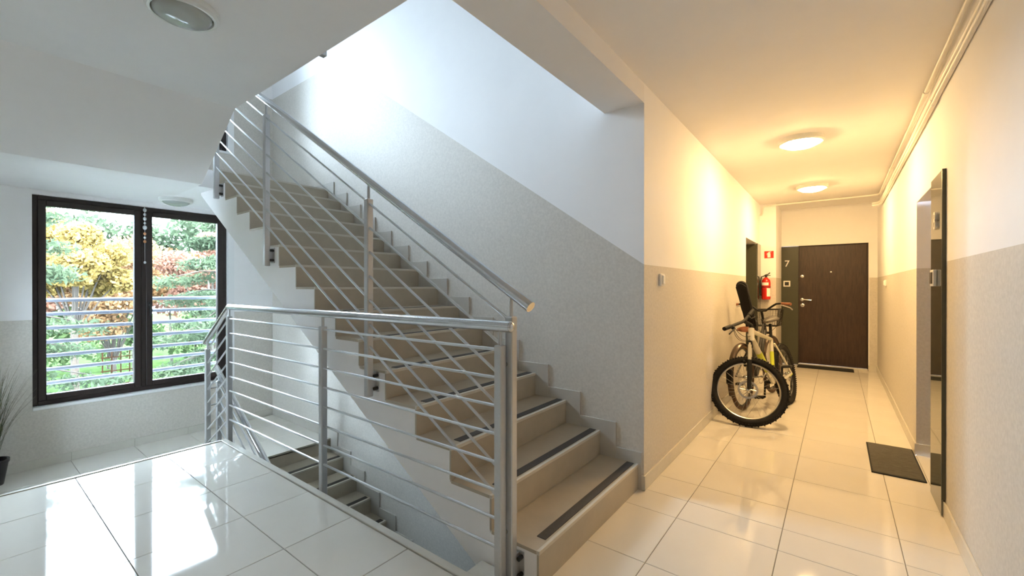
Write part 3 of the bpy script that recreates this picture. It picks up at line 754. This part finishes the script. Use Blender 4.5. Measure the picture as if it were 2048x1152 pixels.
def mountain_bike():
    rc = (-0.425, 5.74); heading = radians(-99.0); lean = radians(9); steer = radians(-73); wb = 1.12; R = 0.338
    root = thing('bicycle', 'silver mountain bike with neon yellow stripes and its front wheel turned to the wall', 'bicycle', (-0.6, 5.2, 0), 'bicycles by the corridor wall')
    T = Matrix.Translation(-root.location); M = T @ bike_frame_of(rc, heading, lean)
    Cn = Vector((wb-0.22, 0, 0.765))
    S = M @ Matrix.Translation(Cn) @ Matrix.Rotation(steer, 4, AX) @ Matrix.Translation(-Cn)
    BBp, SC_, HT, HB = (0.44, 0, 0.31), (0.27, 0, 0.75), tuple(Cn + AX*0.155), tuple(Cn + AX*0.02)
    bm = B()
    tube(bm, P3(M, [HB, HT]), 0.027, 14); tube(bm, P3(M, [Cn+AX*0.125, SC_]), [0.024, 0.018], 12)
    tube(bm, P3(M, [Cn+AX*0.045, BBp]), [0.030, 0.028], 12); tube(bm, P3(M, [BBp, SC_]), 0.019, 12)
    for s in (1, -1):
        tube(bm, P3(M, [(0.25, 0.02*s, 0.70), (0.12, 0.055*s, 0.50), (0.0, 0.068*s, R)]), 0.0105, 8)
        tube(bm, P3(M, [(0.42, 0.03*s, 0.31), (0.2, 0.055*s, 0.315), (0.0, 0.068*s, R)]), 0.0115, 8)
    fr = obj('frame', bm, FRS, root, True)
    a, b, c = Vector(Cn+AX*0.045), Vector(BBp), Vector(SC_)
    for pts, rr in (([a.lerp(b, 0.30), a.lerp(b, 0.72)], 0.0308), ([b.lerp(c, 0.35), b.lerp(c, 0.70)], 0.0202), ([(0.08, 0.063, 0.318), (0.0, 0.068, R-0.002)], 0.0125), ([(0.08, -0.063, 0.318), (0.0, -0.068, R-0.002)], 0.0125)):
        bm = B(); tube(bm, P3(M, pts), rr, 12, cap=False); d = obj('frame_decal', bm, FRY, fr, True); d['label'] = 'neon yellow stripe'
    bm = B(); tube(bm, P3(M, [SC_, (0.205, 0, 0.915)]), 0.0155, 10); obj('seat_post', bm, BLK, root, True)
    saddle(root, M @ Matrix.Translation((0.225, 0, 0.955)), (0, 0, 0), SADM)
    # fork and wheel
    fh = Vector((wb, 0, R)); bm = B()
    for s in (1, -1):
        tp = Cn + Vector((0.02, 0.062*s, -0.01)); bt = fh + Vector((-0.012, 0.062*s, 0.0))
        tube(bm, P3(S, [tp, tp.lerp(bt, 0.42)]), 0.016, 10)
    fk = obj('fork', bm, FRS, root, True)
    bm = B()
    for s in (1, -1):
        tp = Cn + Vector((0.02, 0.062*s, -0.01)); bt = fh + Vector((-0.012, 0.062*s, 0.0))
        tube(bm, P3(S, [tp.lerp(bt, 0.38), bt]), [0.022, 0.018], 10)
    tube(bm, P3(S, [Cn + Vector((0.02, 0.075, -0.01)), Cn + Vector((0.02, -0.075, -0.01))]), 0.024, 10)
    tube(bm, P3(S, [Cn.lerp(fh, 0.42)+Vector((0.05, 0.062, 0)), Cn.lerp(fh, 0.36)+Vector((0.06, 0, 0.02)), Cn.lerp(fh, 0.42)+Vector((0.05, -0.062, 0))]), 0.014, 8)
    obj('fork_lowers', bm, BLK, fk, True)
    wheel(root, 'front_wheel', S @ Matrix.Translation(fh), R, 0.033, RUB, RIMS, 28, True, True)
    wheel(root, 'rear_wheel', M @ Matrix.Translation((0, 0, R)), R, 0.033, RUB, RIMB, 28, True, True)
    # handlebar (turned with the fork)
    bc = (M @ (Cn + AX*0.20))
    n_, f_ = Vector((-0.847, 4.42, 0.925)) - root.location, Vector((-0.700, 5.06, 1.075)) - root.location
    c_ = n_.lerp(f_, 0.5); c_ = c_*0.6 + bc*0.4
    bm = B(); tube(bm, [n_, n_.lerp(c_, 0.7), c_.lerp(n_, 0.12), c_.lerp(f_, 0.12), f_.lerp(c_, 0.3), f_], 0.0155, 10)
    hb = obj('handlebar', bm, BLK, root, True)
    bm = B(); tube(bm, [M @ (Cn+AX*0.155), M @ (Cn+AX*0.20)], 0.019, 10); tube(bm, [M @ (Cn+AX*0.19), c_], 0.018, 10); obj('stem', bm, BLK, hb, True)
    for e, o_ in ((n_, c_), (f_, c_)):
        d_ = (o_-e).normalized()
        bm = B(); tube(bm, [e - d_*0.005, e + d_*0.125], 0.0195, 10); obj('grip', bm, BLK, hb, True)
        bm = B(); q = e + d_*0.15; tube(bm, [q, q + Vector((0.03, -0.02, -0.02)), e + d_*0.03 + Vector((0.035, -0.035, -0.05))], 0.0065, 8)
        sphere(bm, q + Vector((0.01, 0, -0.015)), 0.020, 10, 8); obj('brake_lever', bm, BLK, hb, True)
    bm = B(); q = n_.lerp(c_, 0.42)
    for k, (sx, sz) in enumerate(((-0.06, -0.20), (-0.02, -0.24), (0.02, -0.17))):
        e = M @ (Cn + AX*(0.02+0.03*k)); m1 = q.lerp(e, 0.45) + Vector((sx, -0.03, sz*0.6))
        pts = [q*(1-t)**2 + m1*2*t*(1-t) + e*t*t for t in [i/12 for i in range(13)]]
        tube(bm, pts, 0.0025, 6)
    obj('cables', bm, BLK, root, True)
    # drivetrain
    bm = B(); c = Vector(BBp) + Vector((0, -0.06, 0))
    torus(bm, M @ c, (M.to_3x3() @ Vector((0, 1, 0))), 0.075, 0.008, 32, 6, 0.4); torus(bm, M @ c, (M.to_3x3() @ Vector((0, 1, 0))), 0.045, 0.008, 24, 6, 0.4)
    tube(bm, P3(M, [(0.44, 0.075, 0.31), (0.44, -0.085, 0.31)]), 0.018, 12)
    tube(bm, P3(M, [(0.44, -0.08, 0.31), (0.52, -0.085, 0.16)]), 0.010, 8); tube(bm, P3(M, [(0.44, 0.08, 0.31), (0.36, 0.085, 0.46)]), 0.010, 8)
    cr = obj('crank', bm, BLK, root, True)
    for p_ in ((0.52, -0.13, 0.16), (0.36, 0.13, 0.46)):
        bm = B(); box(bm, p_[0]-0.045, p_[0]+0.045, p_[1]-0.045, p_[1]+0.045, p_[2]-0.010, p_[2]+0.010, 0, 0.004); bm.transform(M); obj('pedal', bm, BLK, cr)
    bm = B(); tube(bm, P3(M, [(0.44, -0.06, 0.385), (0.0, -0.055, R+0.045)]), 0.004, 6); tube(bm, P3(M, [(0.44, -0.06, 0.235), (0.05, -0.055, R-0.10), (0.0, -0.055, R-0.045)]), 0.004, 6)
    obj('chain', bm, BLK, root, True)
mountain_bike()

def city_bike():
    rc = (-0.800, 5.17); heading = radians(81.5); lean = radians(-2.5); wb = 1.08; R = 0.35
    root = thing('bicycle', 'dark city bike with wire basket, brown saddle and brown grips behind the mountain bike', 'bicycle', (-0.75, 5.7, 0), 'bicycles by the corridor wall')
    T = Matrix.Translation(-root.location); M = T @ bike_frame_of(rc, heading, lean)
    Cn = Vector((wb-0.20, 0, 0.76)); HT = Cn + AX*0.19
    BBp, SC_ = (0.46, 0, 0.29), (0.30, 0, 0.66)
    bm = B(); tube(bm, P3(M, [Cn, HT]), 0.022, 12)
    tube(bm, P3(M, [Cn+AX*0.04, (0.70, 0, 0.52), (0.55, 0, 0.36), BBp]), 0.022, 12)
    tube(bm, P3(M, [Cn+AX*0.13, (0.68, 0, 0.66), (0.50, 0, 0.50), (0.385, 0, 0.465)]), 0.015, 10)
    tube(bm, P3(M, [BBp, SC_]), 0.018, 10)
    for s in (1, -1):
        tube(bm, P3(M, [(0.31, 0.02*s, 0.63), (0.0, 0.065*s, R)]), 0.009, 8); tube(bm, P3(M, [(0.44, 0.03*s, 0.29), (0.0, 0.065*s, R)]), 0.010, 8)
    obj('frame', bm, FRD, root, True)
    fh = Vector((wb, 0, R)); bm = B()
    for s in (1, -1): tube(bm, P3(M, [Cn+Vector((0.01, 0.05*s, 0)), Cn.lerp(fh, 0.6)+Vector((0.0, 0.055*s, 0)), fh+Vector((0, 0.055*s, 0))]), 0.012, 8)
    tube(bm, P3(M, [Cn+Vector((0.01, 0.055, 0)), Cn+Vector((0.01, -0.055, 0))]), 0.015, 8); obj('fork', bm, FRD, root, True)
    wheel(root, 'front_wheel', M @ Matrix.Translation(fh), R, 0.021, RUBB, RIMB, 28)
    wheel(root, 'rear_wheel', M @ Matrix.Translation((0, 0, R)), R, 0.021, RUBB, RIMB, 28)
    for c, a0, a1 in ((Vector((0, 0, R)), 20, 205), (fh, -10, 150)):
        bm = B(); n = 28; prev = None
        for i in range(n+1):
            a = radians(a0+(a1-a0)*i/n); rr = R+0.018
            row = [bm.verts.new(M @ (c + Vector(((rr-0.014*(abs(u)/0.03)**2)*cos(a), u, (rr-0.014*(abs(u)/0.03)**2)*sin(a))))) for u in (-0.03, -0.015, 0, 0.015, 0.03)]
            if prev:
                for k in range(4): bm.faces.new((prev[k], prev[k+1], row[k+1], row[k]))
            prev = row
        obj('mudguard', bm, mat('mudguard_bronze', (0.09, 0.062, 0.045), 0.3, 0.5, nscale=12, namt=0.1), root, True)
    bm = B(); box(bm, -R-0.055, -R+0.005, -0.026, 0.026, R-0.02, R+0.13, 0, 0.008); bm.transform(M); 
    obj('mud_flap', bm, BLK, root)
    bm = B(); tube(bm, P3(M, [SC_, (0.265, 0, 0.80)]), 0.0135, 10); obj('seat_post', bm, CHR, root, True)
    saddle(root, M @ Matrix.Translation((0.275, 0, 0.835)), (0, 0, 0), LEA, 0.27, 0.19)
    # upright pad behind the saddle
    bm = B(); hw_ = 0.055
    prism(bm, [(-hw_, -0.02), (hw_, -0.02)] + [(hw_*cos(a), 0.50+hw_*sin(a)) for a in [pi*i/12 for i in range(13)]], 'x', -0.028, 0.028)
    bmesh.ops.bevel(bm, geom=[e for e in bm.edges if abs(e.verts[0].co.x-e.verts[1].co.x) < 1e-6], offset=0.016, segments=3, affect='EDGES')
    K = M @ Matrix.Translation((0.33, -0.01, 0.90)) @ Matrix.Rotation(radians(-30), 4, 'Y')
    bm.transform(K); p_ = obj('upright_pad', bm, BLK, root, True, 60); p_['label'] = 'long black rounded pad standing up behind the saddle'
    bm = B(); tube(bm, P3(M, [(0.262, 0, 0.79), (0.30, 0, 0.90)]), 0.012, 8);
    obj('pad_bracket', bm, FRD, root, True)
    bm = B(); box(bm, -0.06, 0.06, -0.055, 0.055, -0.08, 0.06, 0, 0.022); bm.transform(M @ Matrix.Translation((0.44, 0.015, 0.88))); obj('bag', bm, BLK, root)
    # handlebar
    hb0 = HT + AX*0.10
    bm = B(); tube(bm, P3(M, [HT, hb0]), 0.014, 10); st = obj('stem', bm, BLK, root, True)
    y1 = 0.295; up_ = 0.085
    def hp(s): return [hb0+Vector((0.0, 0, 0)), hb0+Vector((0.02, 0.04*s, 0.005)), hb0+Vector((0.03, 0.10*s, 0.05)), hb0+Vector((0.0, 0.16*s, up_)), hb0+Vector((-0.06, 0.22*s, up_+0.005)), hb0+Vector((-0.10, y1*s, up_))]
    bm = B()
    for s in (1, -1): tube(bm, P3(M, hp(s)), 0.0115, 10)
    hb = obj('handlebar', bm, BLK, root, True)
    for s in (1, -1):
        q = hp(s); e, d_ = q[-1], (q[-2]-q[-1]).normalized()
        bm = B(); tube(bm, P3(M, [e - d_*0.045, e + d_*0.07]), [0.017, 0.0155], 10); obj('grip', bm, LEA, hb, True)
        bm = B(); tube(bm, P3(M, [e + d_*0.09, e + d_*0.08 + Vector((0.03, 0, -0.02)), e - d_*0.02 + Vector((0.05, 0, -0.045)), e - d_*0.05+Vector((0.05, 0, -0.065))]), 0.0065, 8); obj('brake_lever', bm, CHR, hb, True)
        bm = B(); a = e + d_*0.09; pts = [a, a+Vector((0.08, 0.02*s, -0.05)), a+Vector((0.10, 0.0, -0.25)), Cn+Vector((0.03, 0.03*s, 0.0))]
        pts = [pts[0]*(1-t)**3+pts[1]*3*t*(1-t)**2+pts[2]*3*t*t*(1-t)+pts[3]*t**3 for t in [i/10 for i in range(11)]]
        tube(bm, P3(M, pts), 0.0025, 6); obj('cable', bm, BLK, hb, True)
    # basket in front of the bar: wire mesh
    c = hb0 + Vector((0.15, 0, -0.085)); bm = B()
    L1, W1, Hh = 0.13, 0.17, 0.20
    def ring(z, k): return [c+Vector((sx*L1*k, sy*W1*k, z)) for sx, sy in ((1, 1), (-1, 1), (-1, -1), (1, -1))]
    for z, k, r_ in ((Hh/2, 1.0, 0.005), (-Hh/2, 0.82, 0.004)): tube(bm, P3(M, ring(z, k)), r_, 6, closed=True)
    for i in range(1, 9): z = -Hh/2+Hh*i/9; tube(bm, P3(M, ring(z, 0.82+0.18*i/9)), 0.0016, 4, closed=True)
    for s in range(4):
        t0, t1 = ring(Hh/2, 1.0)[s], ring(Hh/2, 1.0)[(s+1) % 4]; b0, b1 = ring(-Hh/2, 0.82)[s], ring(-Hh/2, 0.82)[(s+1) % 4]
        for i in range(12): tube(bm, P3(M, [t0.lerp(t1, i/12), b0.lerp(b1, i/12)]), 0.0016, 4)
    bt = ring(-Hh/2, 0.82)
    for i in range(1, 8): tube(bm, P3(M, [bt[0].lerp(bt[1], i/8), bt[3].lerp(bt[2], i/8)]), 0.0016, 4)
    bk = obj('basket', bm, BLK, root); bk['label'] = 'black wire basket'
    bm = B(); cc = Vector(BBp)
    tube(bm, P3(M, [cc+Vector((0, 0.075, 0)), cc+Vector((0, -0.075, 0))]), 0.016, 10); torus(bm, M @ (cc+Vector((0, -0.05, 0))), M.to_3x3() @ Vector((0, 1, 0)), 0.08, 0.007, 32, 6, 0.4)
    tube(bm, P3(M, [cc+Vector((0, -0.08, 0)), cc+Vector((0.15, -0.085, 0.08))]), 0.009, 8); tube(bm, P3(M, [cc+Vector((0, 0.08, 0)), cc+Vector((-0.15, 0.085, -0.08))]), 0.009, 8)
    cr = obj('crank', bm, CHR, root, True)
    for q in (cc+Vector((0.15, -0.13, 0.08)), cc+Vector((-0.15, 0.13, -0.08))):
        bm = B(); box(bm, q.x-0.045, q.x+0.045, q.y-0.04, q.y+0.04, q.z-0.011, q.z+0.011, 0, 0.004); bm.transform(M); obj('pedal', bm, BLK, cr)
city_bike()

# ================================================================== LANDING OBJECTS
random.seed(5)
r = thing('potted_grass', 'tall dry grass in a black pot on the lower landing beside the window', 'plant', (-6.05, 0.20, ZLL))
bm = B(); lathe(bm, [(0.085, 0.0), (0.10, 0.10), (0.115, 0.20), (0.122, 0.20), (0.122, 0.225), (0.106, 0.225), (0.10, 0.19), (0.0, 0.19)], 24, cap=False); obj('pot', bm, mat('pot_black', (0.012, 0.010, 0.012), 0.35, nscale=20, namt=0.2), r, True)
G1 = mat('grass_green', (0.10, 0.115, 0.055), 0.7, nscale=20, namt=0.3); G2 = mat('grass_straw', (0.30, 0.27, 0.19), 0.8, nscale=20, namt=0.25)
for nm, m, n, hr_ in (('grass_blades', G1, 170, (0.45, 0.95)), ('dry_stems', G2, 130, (0.5, 1.05))):
    bm = B()
    for i in range(n):
        a = random.uniform(0, 2*pi); lean_ = random.uniform(0.05, 0.46)*(0.7 if nm == 'grass_blades' else 1.0); h = random.uniform(*hr_)
        b = Vector((random.uniform(-0.05, 0.05), random.uniform(-0.05, 0.05), 0.19)); d = Vector((cos(a)*0.55, sin(a), 0)); s = Vector((-sin(a), cos(a), 0))
        wd = random.uniform(0.0025, 0.005); prev = None
        for k in range(6):
            t = k/5; p = b + d*(lean_*t**1.7*0.75) + Vector((0, 0, h*(t - 0.22*lean_*t*t*1.5))); ww = wd*(1-t*0.85)
            row = (bm.verts.new(p-s*ww), bm.verts.new(p+s*ww))
            if prev: bm.faces.new((prev[0], prev[1], row[1], row[0]))
            prev = row
    tag(obj(nm, bm, m, r), kind='stuff')
# bead strand on the window mullion
r = thing('hanging_beads', 'strand of glass beads hanging in front of the window mullion', 'ornament', (XW-0.02, 1.342, 2.20))
CRY = mat('crystal_bead', (0.82, 0.86, 0.90), 0.05, nscale=10, namt=0.05, trans=0.3, spec=1.0); CRP = mat('amber_bead', (0.75, 0.35, 0.16), 0.1, nscale=10, namt=0.05, trans=0.2)
bm = B(); tube(bm, [(0, 0, 0.03), (0, 0, -0.60)], 0.0012, 5); tube(bm, [(-0.03, 0, 0.03), (0.0, 0, 0.03)], 0.003, 6); obj('thread', bm, SILL, r)
for z, rr, m in ((0.0, 0.018, CRY), (-0.05, 0.014, CRY), (-0.10, 0.017, CRY), (-0.15, 0.012, CRY), (-0.20, 0.021, CRY), (-0.27, 0.014, CRP), (-0.315, 0.012, CRY), (-0.36, 0.015, CRP), (-0.60, 0.013, CRY)):
    bm = B(); sphere(bm, (0, 0, z), rr, 10, 7, (1, 1, 1.25)); obj('bead', bm, m, r, True)

# ================================================================== OUTSIDE
ZG = -3.1
r = thing('window_railing', 'pale painted railing with horizontal tubes outside the window', 'railing', (-6.72, 1.36, 0.0))
LB = mat('pale_blue_grey_paint', (0.1575, 0.1680, 0.2047), 0.6, nscale=20, namt=0.03, spec=0.02)
for i in range(8):
    bm = B(); tube(bm, [(0, -2.2, 1.178-0.148*i), (0, 2.2, 1.178-0.148*i)], 0.0205, 12); obj('bar', bm, LB, r, True)
for y in (-2.2, 2.2):
    bm = B(); box(bm, -0.02, 0.02, y-0.02, y+0.02, -0.02, 1.20, 0, 0.004); obj('post', bm, LB, r)
bm = B(); box(bm, -7.0, XWo, -3, 6, -0.30, 0.05, 0); struct('trim_4', bm, [SILL], label='narrow white ledge outside the window')
bm = B(); box(bm, -90, -6.7, -70, 70, ZG-0.2, ZG); tag(obj('lawn', bm, mat('lawn_green', (0.0239, 0.0414, 0.0144), 0.9, nscale=1.5, namt=0.35, bump=0.3, spec=0.0)), kind='structure')['label'] = 'grass lawn outside'
bm = B(); box(bm, -19.0, -14.5, -6, 3.0, ZG, ZG+0.02); tag(obj('path', bm, mat('pink_paving', (0.0210, 0.0155, 0.0143), 0.9, nscale=8, namt=0.15, spec=0.0)), kind='structure')['label'] = 'pinkish paved path outside'
rng = np.random.default_rng(3)
def leafmat(name, col, var=0.35):
    m = bpy.data.materials.new(name); m.use_nodes = True; nt = m.node_tree; nt.nodes.clear()
    out = nt.nodes.new('ShaderNodeOutputMaterial'); mx = nt.nodes.new('ShaderNodeMixShader'); mx.inputs['Fac'].default_value = 0.35
    d = nt.nodes.new('ShaderNodeBsdfDiffuse'); t = nt.nodes.new('ShaderNodeBsdfTranslucent')
    g = nt.nodes.new('ShaderNodeTexNoise'); g.inputs['Scale'].default_value = 2.5; g.inputs['Detail'].default_value = 5
    tc = nt.nodes.new('ShaderNodeTexCoord'); nt.links.new(tc.outputs['Object'], g.inputs['Vector'])
    rp = nt.nodes.new('ShaderNodeValToRGB'); rp.color_ramp.elements[0].position = 0.3; rp.color_ramp.elements[1].position = 0.7
    rp.color_ramp.elements[0].color = (*[c*(1-var) for c in col], 1); rp.color_ramp.elements[1].color = (*[min(1, c*(1+var)) for c in col], 1)
    nt.links.new(g.outputs['Fac'], rp.inputs['Fac'])
    for q in (d, t): nt.links.new(rp.outputs['Color'], q.inputs['Color'])
    nt.links.new(d.outputs[0], mx.inputs[1]); nt.links.new(t.outputs[0], mx.inputs[2]); nt.links.new(mx.outputs[0], out.inputs['Surface'])
    return m
LG = leafmat('needle_green', (0.0446, 0.0620, 0.0367)); LG2 = leafmat('shrub_green', (0.0394, 0.0630, 0.0263))
LY = leafmat('leaf_yellow', (0.1995, 0.1417, 0.0473)); LR = leafmat('leaf_red', (0.1575, 0.0814, 0.0577)); LO = leafmat('leaf_orange', (0.1890, 0.1103, 0.0551))
BARK = mat('bark', (0.028, 0.021, 0.015), 0.9, nscale=12, namt=0.4, bump=0.5, stretch=(3, 3, 0.6))
def cloud(name, cent, rad, n, size, m, parent, asp=1.6, flat=0.0):
    """n leaf quads around the given centres (arrays K x 3, radii K x 3)"""
    cent = np.array(cent, float); rad = np.array(rad, float)
    k = rng.integers(0, len(cent), n)
    d = rng.normal(size=(n, 3)); d /= np.linalg.norm(d, axis=1)[:, None]; d *= rng.random(n)[:, None]**0.45
    p = cent[k] + d*rad[k]
    a = rng.normal(size=(n, 3)); a[:, 2] *= (1-flat); a /= np.linalg.norm(a, axis=1)[:, None]
    b = rng.normal(size=(n, 3)); b -= (b*a).sum(1)[:, None]*a; b /= np.linalg.norm(b, axis=1)[:, None]
    s = size*rng.uniform(0.6, 1.3, n)[:, None]
    V = np.empty((n, 4, 3)); V[:, 0] = p-a*s*asp; V[:, 1] = p+b*s; V[:, 2] = p+a*s*asp; V[:, 3] = p-b*s
    me = bpy.data.meshes.new(name); me.vertices.add(4*n); me.vertices.foreach_set('co', V.reshape(-1))
    me.loops.add(4*n); me.loops.foreach_set('vertex_index', np.arange(4*n, dtype=np.int32))
    me.polygons.add(n); me.polygons.foreach_set('loop_start', np.arange(0, 4*n, 4, dtype=np.int32))
    me.update(calc_edges=True); me.validate()
    return tag(link(name, me, m, parent), kind='stuff')
def conifer(label, x, y, h, spread, seed, n=9000, m=LG):
    random.seed(seed); r = thing('conifer_tree', label, 'tree', (x, y, ZG), 'conifers outside the window')
    bm = B(); tube(bm, [(0, 0, -0.02), (0.05, 0.03, h*0.4), (0.0, 0.0, h)], [0.16, 0.11, 0.02], 10); tr = obj('trunk', bm, BARK, r, True)
    cs, rs = [], []; bm = B(); z = 1.4
    while z < h-0.3:
        L = spread*(1-(z/h)**1.4)+0.25
        for i in range(5):
            a = random.uniform(0, 2*pi); l = L*random.uniform(0.65, 1.1); d = Vector((cos(a), sin(a), 0))
            e = Vector((0, 0, z)) + d*l + Vector((0, 0, -0.12*l)); mid = Vector((0, 0, z))+d*l*0.5+Vector((0, 0, 0.03*l))
            tube(bm, [(0, 0, z), mid, e], [0.03, 0.018, 0.006], 5)
            for t in (0.45, 0.7, 0.95):
                p = Vector((0, 0, z)).lerp(e, t); cs.append(p + Vector((0, 0, -0.06))); rs.append((0.36, 0.36, 0.17))
        z += random.uniform(0.38, 0.62)
    tag(obj('branches', bm, BARK, tr, True), kind='stuff')
    cloud('foliage', cs, rs, n, 0.020, m, r, 3.4)
    return r
def broadleaf(name, label, x, y, h, R, m, seed, n=7000, size=0.05, base=0.45, group='autumn trees outside'):
    random.seed(seed); r = thing(name, label, 'tree', (x, y, ZG), group)
    bm = B(); tube(bm, [(0, 0, -0.02), (0.06, -0.04, h*base), (0.0, 0.05, h*0.8)], [0.12, 0.08, 0.03], 8)
    cs, rs = [], []
    for i in range(16):
        d = Vector((random.gauss(0, 1), random.gauss(0, 1), random.gauss(0, 0.8))).normalized()*random.uniform(0.35, 0.9)
        c = Vector((0, 0, h*(base+1)/2)) + Vector((d.x*R, d.y*R, d.z*h*(1-base)/2)); cs.append(c); q = R*random.uniform(0.28, 0.45); rs.append((q, q, q*0.75))
        tube(bm, [(0, 0, h*base*0.9), Vector((0, 0, h*base)).lerp(c, 0.6), c], [0.035, 0.02, 0.006], 5)
    obj('trunk', bm, BARK, r, True); cloud('foliage', cs, rs, n, size, m, r, 1.3)
def shrub(label, x, y, h, R, m, seed, n=6000, size=0.035):
    random.seed(seed); r = thing('shrub', label, 'shrub', (x, y, ZG), 'shrubs outside')
    bm = B(); cs, rs = [], []
    for i in range(8):
        a = random.uniform(0, 2*pi); c = Vector((cos(a)*R*0.6*random.random(), sin(a)*R*0.6*random.random(), h*random.uniform(0.3, 0.8))); cs.append(c); rs.append((R*0.5, R*0.5, h*0.28))
        tube(bm, [(0, 0, 0), c*0.6, c], [0.02, 0.012, 0.004], 5)
    obj('stems', bm, BARK, r); cloud('foliage', cs, rs, n, size, m, r, 1.4)
conifer('green conifer with layered drooping boughs close to the left pane', -11.6, 0.10, 9.2, 1.9, 1, 46000)
conifer('green conifer with a pale trunk seen through the right pane', -12.2, 4.45, 9.4, 2.0, 2, 48000)
conifer('small conifer between the two large ones', -16.4, 5.1, 4.8, 1.2, 8, 16000)
broadleaf('yellow_leaf_tree', 'yellow-leaved tree glowing behind the boughs in the left pane', -18.6, 2.3, 7.4, 1.7, LY, 3, 22000, 0.05)
broadleaf('red_leaf_tree', 'reddish autumn tree behind the boughs in the right pane', -20.5, 6.5, 7.2, 2.1, LR, 4, 22000, 0.05, 0.25)
broadleaf('orange_leaf_tree', 'orange autumn tree between the yellow tree and the hedge', -23.4, 4.0, 7.4, 2.3, LO, 5, 22000, 0.055, 0.2)
broadleaf('red_leaf_tree', 'pinkish red tree on the far side of the paved path', -20.6, -1.2, 5.6, 1.9, LR, 6, 12000, 0.05, 0.25)
broadleaf('orange_leaf_tree', 'orange tree beyond the red autumn tree', -24.0, 9.8, 6.6, 2.4, LO, 7, 10000, 0.06, 0.3)
broadleaf('yellow_leaf_tree', 'yellow tree in the corner of the garden beside the hedge', -24.0, -4.6, 6.4, 2.2, LY, 9, 9000, 0.06, 0.3)
for i, (x, y, h, R, m, lb) in enumerate((
    (-14.3, 0.85, 1.7, 0.65, LG2, 'round green shrub under the left pane'), (-17.2, 1.2, 1.5, 0.7, LG2, 'green shrub in front of the wooden trellis'), (-18.0, 0.3, 1.9, 0.9, LG, 'grey green shrub behind the path'),
    (-19.6, 4.3, 1.3, 1.0, LG2, 'low green shrub beyond the trellis'), (-17.6, 5.9, 1.5, 1.0, LG2, 'broad green shrub under the red tree'))):
    shrub(lb, x, y, h, R, m, 20+i)
# far hedge
r = thing('hedge', 'tall mixed autumn hedge closing the garden', 'hedge', (-31, 5, ZG))
bm = B()
for i in range(36): tube(bm, [(random.uniform(-0.5, 0.5), -22+1.3*i, 0), (random.uniform(-0.5, 0.5), -22+1.3*i, 6.0)], [0.08, 0.01], 5)
tag(obj('stems', bm, BARK, r), kind='stuff')
for m, z, n in ((LG2, 1.6, 14000), (LR, 3.8, 20000), (LO, 5.4, 18000), (LG, 7.2, 18000)):
    cs = [(random.uniform(-0.9, 0.9), -22+0.78*i+random.uniform(-0.5, 0.5), z+random.uniform(-1.2, 1.2)) for i in range(60)]
    cloud('foliage', cs, [(1.0, 1.0, 0.95)]*60, n, 0.11, m, r, 1.3)
# wooden trellis
WT = mat('trellis_wood', (0.022, 0.011, 0.006), 0.9, nscale=14, namt=0.3, spec=0.0)
r = thing('trellis', 'brown wooden square trellis standing in the garden', 'trellis', (-17.0, 2.95, ZG))
for i in range(4): bm = B(); box(bm, -0.012, 0.012, -0.30+0.2*i-0.014, -0.30+0.2*i+0.014, 0.02, 2.62); obj('upright_lath', bm, WT, r)
for i in range(9): bm = B(); box(bm, 0.012, 0.030, -0.34, 0.36, 0.95+0.2*i-0.014, 0.95+0.2*i+0.014); obj('cross_lath', bm, WT, r)
bm = B(); box(bm, -0.06, 0.06, 0.36, 0.48, 0, 2.70, 0, 0.005); obj('post', bm, mat('trellis_post', (0.05, 0.046, 0.038), 0.9, nscale=10, namt=0.1, spec=0.0), r)
# low picket edging along the path
for i in range(17):
    bm = B(); box(bm, -0.03, 0.03, -0.03, 0.03, 0, 0.38); prism(bm, [(-0.03, 0.38), (0.03, 0.38), (0, 0.44)], 'y', -0.03, 0.03)
    o = obj('garden_stake', bm, WT); o.location = (-19.05, -1.2+0.26*i, ZG)
    tag(o, 'short dark wooden stake edging the garden path', 'stake', 'stakes along the path')
